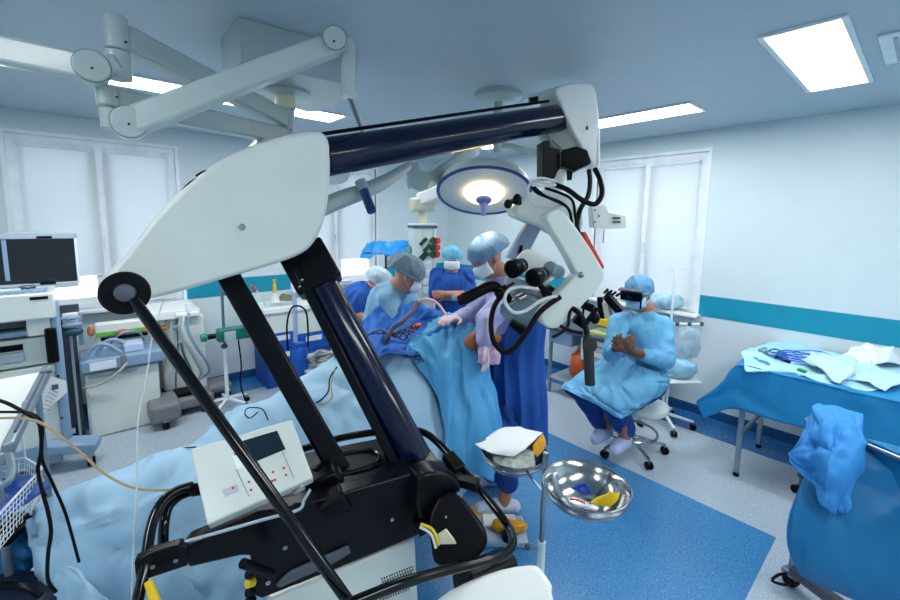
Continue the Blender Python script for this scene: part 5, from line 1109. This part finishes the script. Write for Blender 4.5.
# near tray table with rail
tr_ = thing('tray_trolley', 'near white topped trolley with metal side rail at the left edge', 'trolley', (Pz(0, 420, 1.0).x-.2, Pz(0, 420, 1.0).y, 0))
zT = 1.02; A0, A1, A2, A3 = Pz(-70, 392, zT), Pz(44, 371, zT), Pz(3, 446, zT), Pz(-80, 462, zT)
MB().prism([A0, A1, A2, A3], (0, 0, -.03)).build('top', plastic_w, tr_, bevel=.006)
rl = [Pz(48, 369.5, zT+.01), Pz(50, 372, zT+.01), Pz(12, 450, zT+.01), Pz(4, 447, zT+.01), Pz(42, 370, zT+.01)]
MB().beam(Pz(46.5, 370, zT), Pz(8, 449, zT), .035, .045).build('side_rail', alum, tr_, bevel=.008)
MB().beam(Pz(44, 374, zT+.025), Pz(15, 432, zT+.025), .008, .012).build('rail_slot', grey_d, tr_, bevel=.002)
MB().box(Pz(46, 372, zT+.022), (.045, .035, .01)).build('end_cap', grey_d, tr_, bevel=.003); MB().box(Pz(27, 403, zT+.02), (.03, .04, .012)).build('clip', lblue, tr_, bevel=.003)
e1, e2 = Pz(8, 449, zT), Pz(-80, 462, zT)
MB().beam(e1-UP*.03, e2-UP*.03, .03, .05).build('front_rail', alum, tr_, bevel=.01)
MB().tube([Pz(8, 449, zT)-UP*.02, Pz(10, 455, zT)-UP*.06, Pz(2, 462, zT)-UP*.08, Pz(-20, 464, zT)-UP*.07], .012, 10, sm=4).build('bent_hook', alum, tr_)
for q_ in (A0.lerp(A2, .12), A1.lerp(A3, .1), A2.lerp(A0, .12), A3.lerp(A1, .1)): MB().cyl((q_.x, q_.y, .05), (q_.x, q_.y, zT-.03), .014, n=14).build('post', alum, tr_); castor(tr_, q_.x, q_.y, .03)
# wire basket
bk = thing('wire_basket', 'white wire basket holding a blue pack, hanging below the near trolley', 'basket', tuple(Pz(0, 500, .6)))
zb0 = .80; T = [Pz(-70, 466, zb0), Pz(25, 458, zb0), Pz(42, 468, zb0), Pz(-6, 520, zb0-.0), Pz(-80, 560, zb0)]
Bm = [V((p.x, p.y, 0))*1 for p in T]; cen = sum(T, V((0, 0, 0)))/5; Bm = [cen.lerp(p, .86)-UP*.14 for p in T]
MB().tube(T, .0045, 8, closed=True).build('rim', white_trim, bk); wr = MB()
def edge(a, b, c, d, n, mb): 
    for k in range(n+1): mb.cyl(a.lerp(b, k/n), c.lerp(d, k/n), .0016, n=6)
for k in range(5):
    a, b, c, d = T[k], T[(k+1) % 5], Bm[k], Bm[(k+1) % 5]; L_ = (b-a).length; edge(a, b, c, d, max(2, int(L_/.022)), wr); edge(a, c, b, d, 6, wr)
edge(Bm[0], Bm[4], Bm[1], Bm[3], 14, wr); edge(Bm[0], Bm[1], Bm[4], Bm[3], 14, wr)
tag(wr.build('wire_mesh', white_trim, bk), None, None, kind='stuff')
for q_ in (T[0], T[1]): MB().tube([q_, V((q_.x, q_.y, zT-.03))], .004, 8).build('hanger', white_trim, bk)
rows = [[cen+SIDE*(u_*.13)+FWD*(v_*.12)-UP*.07+UP*(.05*(1-u_*u_)) for v_ in (-1, -.3, .4, 1)] for u_ in (-1.3, -.5, .3, 1)]
tag(cloth('blue_pack', rows, mat('deep blue wrap', (8, 70, 160), .45, bump=.2), n=6, amp=.01, freq=9, seed=3), 'deep blue wrapped pack lying in the white wire basket', 'pack')
bag('plastic_bag', 'shiny crinkled blue plastic bag on the black case at the lower left', P(6, 545, 1.75), .19, .12, .09, mat('crinkled blue plastic', (40, 120, 180), .15, var=.5, scale=14, bump=1, bscale=16, coat=.6), 'bag', 22)
dbx = thing('black_case', 'black equipment case with cables at the bottom left corner', 'case', tuple(V((P(10, 585, 1.45).x, P(10, 585, 1.45).y, 0))))
cc = P(6, 600, 1.55); MB().box((cc.x, cc.y, cc.z/2+.02), (.32, .24, cc.z), (SIDE, FWD, UP)).build('shell', mat('slate case', (28, 40, 62), .4), dbx, bevel=.02)
MB().tube([cc+UP*.02-SIDE*.12, cc+UP*.06-SIDE*.05, cc+UP*.06+SIDE*.06, cc+UP*.02+SIDE*.13], .01, 10, sm=5).build('handle', black, dbx)
bag('black_pouch', 'black soft pouch on top of the crinkled blue plastic bag under the basket', P(0, 530, 1.62), .08, .08, .04, rubber, 'pouch', 27)
def loose(name, lab, pts, r, m, cat='cable', n=8, sm=6): return tag(MB().tube([P(*p) for p in pts], r, n, sm=sm).build(name, m), lab, cat)
loose('power_cable', 'black cable with bends hanging from the near trolley down to the black case', [(-20, 396, 1.4), (4, 402, 1.38), (22, 411, 1.36), (37, 421, 1.34), (41, 432, 1.34), (41, 452, 1.34), (38, 470, 1.34), (42, 490, 1.34), (48, 512, 1.34), (51, 532, 1.34), (48, 555, 1.35), (48, 580, 1.38), (56, 592, 1.4)], .0055, rubber)
loose('power_cable', 'straighter black cable slanting from the trolley to the loose drape corner', [(-20, 412, 1.42), (14, 412, 1.4), (30, 413, 1.38), (42, 424, 1.36), (42, 458, 1.36), (52, 482, 1.4), (66, 515, 1.44), (79, 562, 1.48)], .0045, rubber)
loose('cable_end', 'short black cable end hanging in front of the basket', [(38, 468, 1.33), (41, 486, 1.33), (46, 497, 1.33)], .004, rubber)
loose('beige_tube', 'beige tube running from the left edge across to the microscope frame', [(-20, 419, 1.38), (8, 418, 1.36), (28, 419, 1.34), (48, 427, 1.33), (80, 452, 1.35), (105, 474, 1.36), (135, 488, 1.33), (168, 490, 1.25)], .004, cream_cable, 'tube')
loose('white_tube', 'thin white tube hanging straight down in front of the pale blue machine', [(165, 298, 1.7), (160, 310, 1.65), (152, 340, 1.5), (146, 380, 1.4), (138, 420, 1.35), (137, 480, 1.3), (134, 540, 1.25), (132, 590, 1.2), (130, 640, 1.2)], .0026, white_cable, 'tube')

# white machine with blue top tray
Y1 = 4.42
wm = thing('suction_machine', 'white cabinet machine with blue top tray and grey castor covers by the window', 'machine', (.25, Y1+.2, 0))
fb('cabinet', 86, 362, 161, 428, Y1, .34, plastic_g, wm, .02)
a0, a1 = PY(80, 355, Y1-.03), PY(163, 350, Y1-.03)
ztp = PY(160, 349, Y1-.03).z; zbt = PY(160, 361, Y1-.03).z
MB().bb((a0.x-.01, Y1-.05, zbt), (a1.x+.01, Y1+.36, ztp)).build('top_tray', lblue, wm, bevel=.018, seg=3)
MB().bb((a0.x+.05, Y1-.056, zbt+.02), (a0.x+.22, Y1-.05, ztp-.02)).build('label_plate', white_trim, wm)
MB().bb((a0.x+.04, Y1-.006, zbt-.06), (a0.x+.36, Y1, zbt-.035)).build('grip_recess', grey_l, wm, bevel=.002)
MB().bb((a0.x+.25, Y1-.07, zbt-.02), (a0.x+.29, Y1-.05, ztp+.01)).build('latch', taupe, wm, bevel=.008)
for k in (0, 1): MB().tube([V((a0.x+.02+.08*k, Y1-.02+.1*k, ztp)), V((a0.x+.08+.08*k, Y1-.02+.1*k, ztp+.1)), V((a0.x+.16+.08*k, Y1-.02+.1*k, ztp+.11)), V((a0.x+.26+.08*k, Y1-.02+.1*k, ztp+.02))], .016, 12, sm=5).build('handle', lblue, wm)
fb('rear_block', 95, 318, 152, 345, Y1+.28, .1, plastic_w, wm, .015)
tag(fb('lime_strip', 95, 327, 146, 331, Y1+.27, .02, lime, wm, .002), 'lime green strip')
fb('dark_rail', 100, 332, 148, 335, Y1+.24, .02, black, wm, .002)
MB().bb((a0.x+.28, Y1+.02, ztp), (a0.x+.42, Y1+.2, ztp+.07)).build('module', mat('pale module', (190, 205, 235), .5), wm, bevel=.01)
for k, x in enumerate((122, 148, 163)): MB().ell(PY(x, 332-k*2, Y1+.2), (.05, .03, .025), n=14, m=8).build('fitting', mat('amber fitting', (180, 110, 70), .45), wm)
MB().tube([V((a0.x+.2, Y1+.1, ztp+.08)), V((a0.x+.28, Y1+.1, ztp+.16)), V((a0.x+.4, Y1+.15, ztp+.14)), V((a0.x+.44, Y1+.2, ztp+.04))], .008, 8, sm=5).build('tube', lblue, wm)
MB().tube([PY(128, 362, Y1-.07), PY(115, 375, Y1-.09), PY(100, 384, Y1-.06), PY(84, 388, Y1-.03)], .011, 10, sm=5).build('hose', mat('grey beige hose', (168, 175, 165), .5), wm)
a = Pz(166, 428)
MB().bb((a.x-.11, a.y-.06, .07), (a.x+.12, a.y+.3, .23)).build('castor_cover', taupe, wm, bevel=.035, seg=3)
castor(wm, a.x+.0, a.y-.02, .04, rubber); castor(wm, a0.x+.05, Y1+.1, .035)
MB().bb((a0.x+.02, Y1+.02, .0+.03), (a1.x-.02, Y1+.3, .075)).build('underframe', black, wm, bevel=.01)
# tray stand between cart and machine
ts = thing('accessory_rack', 'pale rack with blue scoops and a small dark screen between cart and white machine', 'rack', tuple(V((PY(68, 400, 4.5).x, 4.5, 0))))
fb('back_panel', 58, 305, 80, 440, 4.52, .03, grey_d, ts, .004)
fb('top_box', 62, 312, 80, 326, 4.4, .1, plastic_w, ts, .01)
fb('small_screen', 60, 304, 79, 313, 4.42, .03, grey_d, ts, .003)
for k in range(3): MB().ell(PY(70+2*k, 318+k*7, 4.36), (.06, .03, .02+.006*k), n=14, m=8).build('scoop', lblue if k != 2 else mat('dark teal', (15, 70, 95), .4), ts)
MB().ell(PY(91, 331, 4.36), (.025, .02, .045), n=14, m=8).build('fitting', mat('amber fitting', (180, 110, 70), .45), ts)
fb('upright', 78, 312, 83, 345, 4.4, .03, lblue, ts, .006)
for x in (62, 74): fb('channel', x, 330, x+3, 440, 4.46, .03, grey_l, ts, .004)

# grey anaesthesia machine with hoses
Y2 = 4.62
am = thing('hose_machine', 'pale grey machine hung with grey and blue hoses, left of the sloping black bar', 'machine', (.75, Y2+.2, 0))
fb('body', 162, 314, 206, 392, Y2, .3, plastic_g, am, .02)
fb('top_shelf', 150, 308, 200, 316, Y2-.06, .4, plastic_w, am, .008)
fb('arm_bar', 176, 311, 199, 316, Y2-.2, .06, plastic_w, am, .012)
fb('arm_post', 186, 303, 191, 316, Y2-.2, .05, plastic_w, am, .01)
for k, (m_, dx) in enumerate(((white_cable, 0), (lblue, 5), (mat('grey beige hose', (168, 175, 165), .5), -3))):
    MB().tube([PY(184+dx, 316, Y2-.2), PY(183+dx, 330, Y2-.22), PY(192+dx, 348, Y2-.2), PY(200+dx*1.3, 362, Y2-.15), PY(204+dx, 372, Y2-.1), PY(198, 380, Y2-.06)], .012, 10, sm=5).build('hose', m_, am)
MB().tube([PY(181, 343, Y2-.05), PY(184, 355, Y2-.08), PY(190, 368, Y2-.08), PY(194, 378, Y2-.05)], .012, 10, sm=5).build('hose', grey_d, am)
for x, y in ((181, 342), (176, 328), (178, 327)): MB().ell(PY(x, y, Y2-.04), (.03, .02, .025), n=12, m=8).build('connector', grey_l if x > 180 else lblue, am)
for k in range(3): MB().tube([PY(166+k*5, 318, Y2-.02), PY(168+k*5, 345, Y2-.04), PY(164+k*6, 375, Y2-.03), PY(168+k*4, 392, Y2-.03)], .007, 8, sm=5).build('tube', (cream_cable, white_cable, grey_d)[k], am)
b0_, b1_ = PY(160, 400, Y2-.2), PY(214, 388, Y2-.2); MB().bb((b0_.x, Y2-.22, .06), (b1_.x, Y2+.3, .17)).build('base', taupe, am, bevel=.03, seg=3)
MB().bb((b0_.x+.05, Y2-.16, .17), (b1_.x-.1, Y2+.1, .21)).build('base_well', rubber, am, bevel=.01)
castor(am, b1_.x-.05, Y2-.18, .03); castor(am, b0_.x+.05, Y2-.18, .03)
b0_ = Pz(226, 401); MB().bb((b0_.x-.2, b0_.y+.12, .05), (b0_.x+.1, b0_.y+.4, .14)).build('castor_cover', taupe, am, bevel=.035, seg=3); castor(am, b0_.x+.05, b0_.y+.14, .03)
# infusion stand with green pump
g = Pz(228, 408); ps_ = thing('infusion_stand', 'grey pole stand carrying a green infusion pump behind the sloping black bar', 'infusion stand', (g.x, g.y, 0))
five_star(ps_, g, .1, .2, white_trim, rubber, ph=.3, wheel=.022)
zp = PY(224, 300, g.y).z; zm = PY(226, 343, g.y).z
MB().cyl((g.x, g.y, .08), (g.x, g.y, zm), .017, n=16).build('lower_pole', white_trim, ps_); MB().cyl((g.x, g.y, zm), (g.x, g.y, zp+.25), .013, n=16).build('upper_pole', steel, ps_)
c_ = PY(230, 333, g.y-.03); MB().box((c_.x+.03, c_.y-.03, c_.z), (.3, .1, .12)).build('pump_body', mat('deep green case', (8, 105, 92), .4), ps_, bevel=.015)
MB().box((c_.x-.02, c_.y-.085, c_.z-.01), (.1, .02, .09)).build('pump_face', grey_l, ps_, bevel=.006)
MB().lathe((c_.x-.14, c_.y-.03, c_.z), (-1, 0, 0), [(.001, 0), (.015, 0), (.015, .05), (.04, .07), (.035, .11), (.001, .11)], 20).build('pump_plunger', green, ps_)
MB().cyl((c_.x-.13, c_.y-.03, c_.z), (c_.x-.2, c_.y-.03, c_.z), .025, n=18).build('plunger_collar', black, ps_, bevel=.004)
MB().ell((g.x-.01, g.y-.03, zm-.02), (.03, .025, .025), n=14, m=8).build('height_knob', grey_d, ps_)
MB().tube([c_+V((.05, -.08, -.06)), c_+V((.06, -.1, -.3)), c_+V((.05, -.08, -.5)), c_+V((.1, -.08, -.72))], .007, 8, sm=5).build('cable', rubber, ps_)
# cabinet with yellow syringe
Y3 = 4.55
cb = thing('cabinet', 'white cabinet with blue drawer fronts between the two sloping black bars', 'cabinet', (1.75, Y3+.2, 0))
fb('carcass', 265, 305, 332, 329, Y3, .42, plastic_g, cb, .008); fb('worktop', 263, 301, 334, 306, Y3-.02, .46, plastic_w, cb, .006)
fb('lower_carcass', 266, 329, 331, 376, Y3+.01, .4, gown_d, cb, .008)
for k, (a, b) in enumerate(((330, 346), (347, 362))):
    o_ = fb('drawer', 268, a, 298, b, Y3-.008, .02, mat('blue laminate', (20, 84, 180), .4), cb, .004); fb('label', 274, a+4, 290, a+9, Y3-.012, .004, paper, o_, .001)
    o_ = fb('drawer', 300, a, 329, b, Y3-.008, .02, mat('blue laminate', (20, 84, 180), .4), cb, .004); fb('label', 306, a+4, 322, a+9, Y3-.012, .004, paper, o_, .001)
MB().ell(PY(270, 315, Y3-.004), (.014, .008, .014), n=12, m=8).build('lock', grey_l, cb)
zc = PY(300, 301, Y3-.0).z; a = PY(275, 300, Y3+.12)
sy = thing('yellow_syringe', 'bright yellow syringe standing upright in a clear holder on the white cabinet', 'syringe', (a.x, a.y, zc))
MB().lathe((a.x, a.y, zc), UP, [(.001, 0), (.06, 0), (.055, .02), (.02, .08), (.012, .12), (.001, .12)], 20).build('holder', mat('cloudy holder', (215, 225, 228), .3), sy)
MB().cyl((a.x, a.y, zc+.1), (a.x, a.y, zc+.2), .018, n=16).build('barrel', yellow, sy, bevel=.003); MB().cyl((a.x, a.y, zc+.2), (a.x, a.y, zc+.235), .012, n=14).build('plunger', yellow, sy); MB().cyl((a.x, a.y, zc+.235), (a.x, a.y, zc+.245), .02, n=14).build('thumb_rest', yellow, sy)
a = PY(286, 302, Y3+.1); tc = MB()
for k in range(5): tc.tube([V((a.x, a.y, zc+.015+.012*k))+V((math.cos(t)*(.075-.006*k), math.sin(t)*(.05), .006*math.sin(2*t+k))) for t in [R(30*j) for j in range(12)]], .009, 8, sm=3, closed=True)
tag(tc.build('tube_coil', mat('olive tubing', (120, 124, 104), .4)), 'olive grey coil of tubing on top of the white cabinet', 'tubing')
a = PY(252, 286, Y3); rs = thing('red_syringe', 'small red tipped probe on a thin white wire left of the yellow syringe', 'probe', tuple(PY(265, 305, Y3)))
MB().tube([a, PY(256, 290, Y3)], [.012, .018], 12).build('tip', red, rs); MB().tube([PY(256, 290, Y3), PY(262, 297, Y3), PY(265, 306, Y3)], .006, 8, sm=4).build('wire', white_cable, rs)
# vacuum unit with blue bottle
g = Pz(300, 393); g = V((PY(300, 380, 4.1).x, 4.1, 0)); vb = thing('vacuum_stand', 'pale pole with blue vacuum bottle and black hose loop in front of the cabinet', 'vacuum stand', tuple(g))
tp_ = PY(297, 292, 4.1).z; MB().cyl((g.x-.03, g.y, .05), (g.x-.03, g.y, tp_), .022, n=18).build('pole', mat('pale blue tube', (165, 185, 220), .35), vb)
zb1, zb2 = PY(300, 345, 4.1).z, PY(300, 378, 4.1).z
MB().lathe((g.x-.01, g.y-.04, zb2), UP, [(.001, 0), (.07, 0), (.078, .03), (.075, zb1-zb2-.05), (.05, zb1-zb2), (.001, zb1-zb2)], 28).build('bottle', mat('blue laminate', (20, 84, 180), .4), vb)
MB().box((g.x-.01, g.y-.04, zb1+.015), (.1, .09, .05)).build('bottle_head', mat('blue laminate', (20, 84, 180), .4), vb, bevel=.01)
MB().tube([PY(288, 350, 4.0), PY(287, 325, 4.0), PY(291, 309, 4.0), PY(299, 306, 4.0), PY(306, 312, 4.0), PY(308, 330, 4.0), PY(308, 347, 4.0)], .009, 10, sm=6).build('hose', rubber, vb)
MB().cyl((g.x, g.y, 0), (g.x, g.y, .05), .17, n=32).build('base', grey_l, vb, bevel=.015)
bc_ = MB(); a = PY(320, 356, 4.0)
for k in range(6): bc_.tube([a+V((.10*math.cos(t+k)+.02*k-.03, .05*math.sin(t*2+k), .05*math.sin(t+k*1.3)-.008*k)) for t in [R(36*j) for j in range(10)]], .013, 8, sm=3, closed=True)
tag(bc_.build('hose_bundle', mat('pale ribbed hose', (168, 168, 160), .5)), 'tangled bundle of pale ribbed hoses right of the blue vacuum bottle', 'hose')
a = PY(320, 372, 4.0); sb = thing('side_table', 'small low table under the bundle of pale hoses', 'table', (a.x, a.y, 0))
zt3 = PY(320, 356, 4.0).z-.12; MB().box((a.x, a.y, zt3), (.34, .26, .025)).build('top', grey_l, sb, bevel=.006)
for i in (-1, 1):
    for j in (-1, 1): MB().cyl((a.x+.14*i, a.y+.1*j, 0), (a.x+.14*i, a.y+.1*j, zt3), .012, n=12).build('leg', alum, sb)
# blue draped tray stand at the far window
a = P(386, 250, 4.5); bt = thing('raised_tray', 'raised tray stand with bright blue covers in front of the far window', 'tray stand', (a.x, a.y, 0))
MB().box((a.x, a.y, a.z-.01), (.4, .3, .02), (SIDE, FWD, UP)).build('tray', steel, bt, bevel=.004)
MB().cyl((a.x-.0, a.y, .06), (a.x, a.y, a.z-.02), .014, n=14).build('post', grey_d, bt)
MB().box((a.x, a.y, .04), (.5, .35, .05), (SIDE, FWD, UP)).build('base', grey_l, bt, bevel=.01)
cv = [[P(360+k*9, 258-k*.8+(2 if k % 2 else 0), 4.3), P(362+k*9, 252-k*.6, 4.4), P(366+k*8.6, 247-(k % 3)*1.2, 4.5), P(370+k*7.6, 243+k*.4, 4.62), P(371+k*7.5, 246+k*.4, 4.7)] for k in range(6)]
tag(cloth('tray_cover', cv, mat('cyan cover', (20, 140, 215), .5, bump=.2), n=5, amp=.025, freq=6, ridge=1.2, seed=4), 'rumpled bright blue cover on the raised tray by the far window', 'cover')
o_ = MB().cyl(P(406, 248, 4.4), P(408, 254, 4.4), .05, n=16).build('jar', mat('aqua jar', (110, 180, 170), .4), None, bevel=.005); tag(o_, 'small aqua jar at the right end of the raised tray', 'jar')
a = P(340, 283, 4.9); sh_ = thing('paper_stack', 'stack of pale folded sheets on the sill of the far window', 'stack', tuple(a))
tag(sh_, 'stack of pale folded sheets on the sill of the far window', 'paper stack')
p_ = PY(338, 285, YW-.06); 
for k in range(4): MB().box((p_.x+.01*k, YW-.09, WB+.008+.016*k), (.34-.02*k, .1, .014)).build('folded_sheet', paper if k % 2 else grey_l, sh_, bevel=.003)
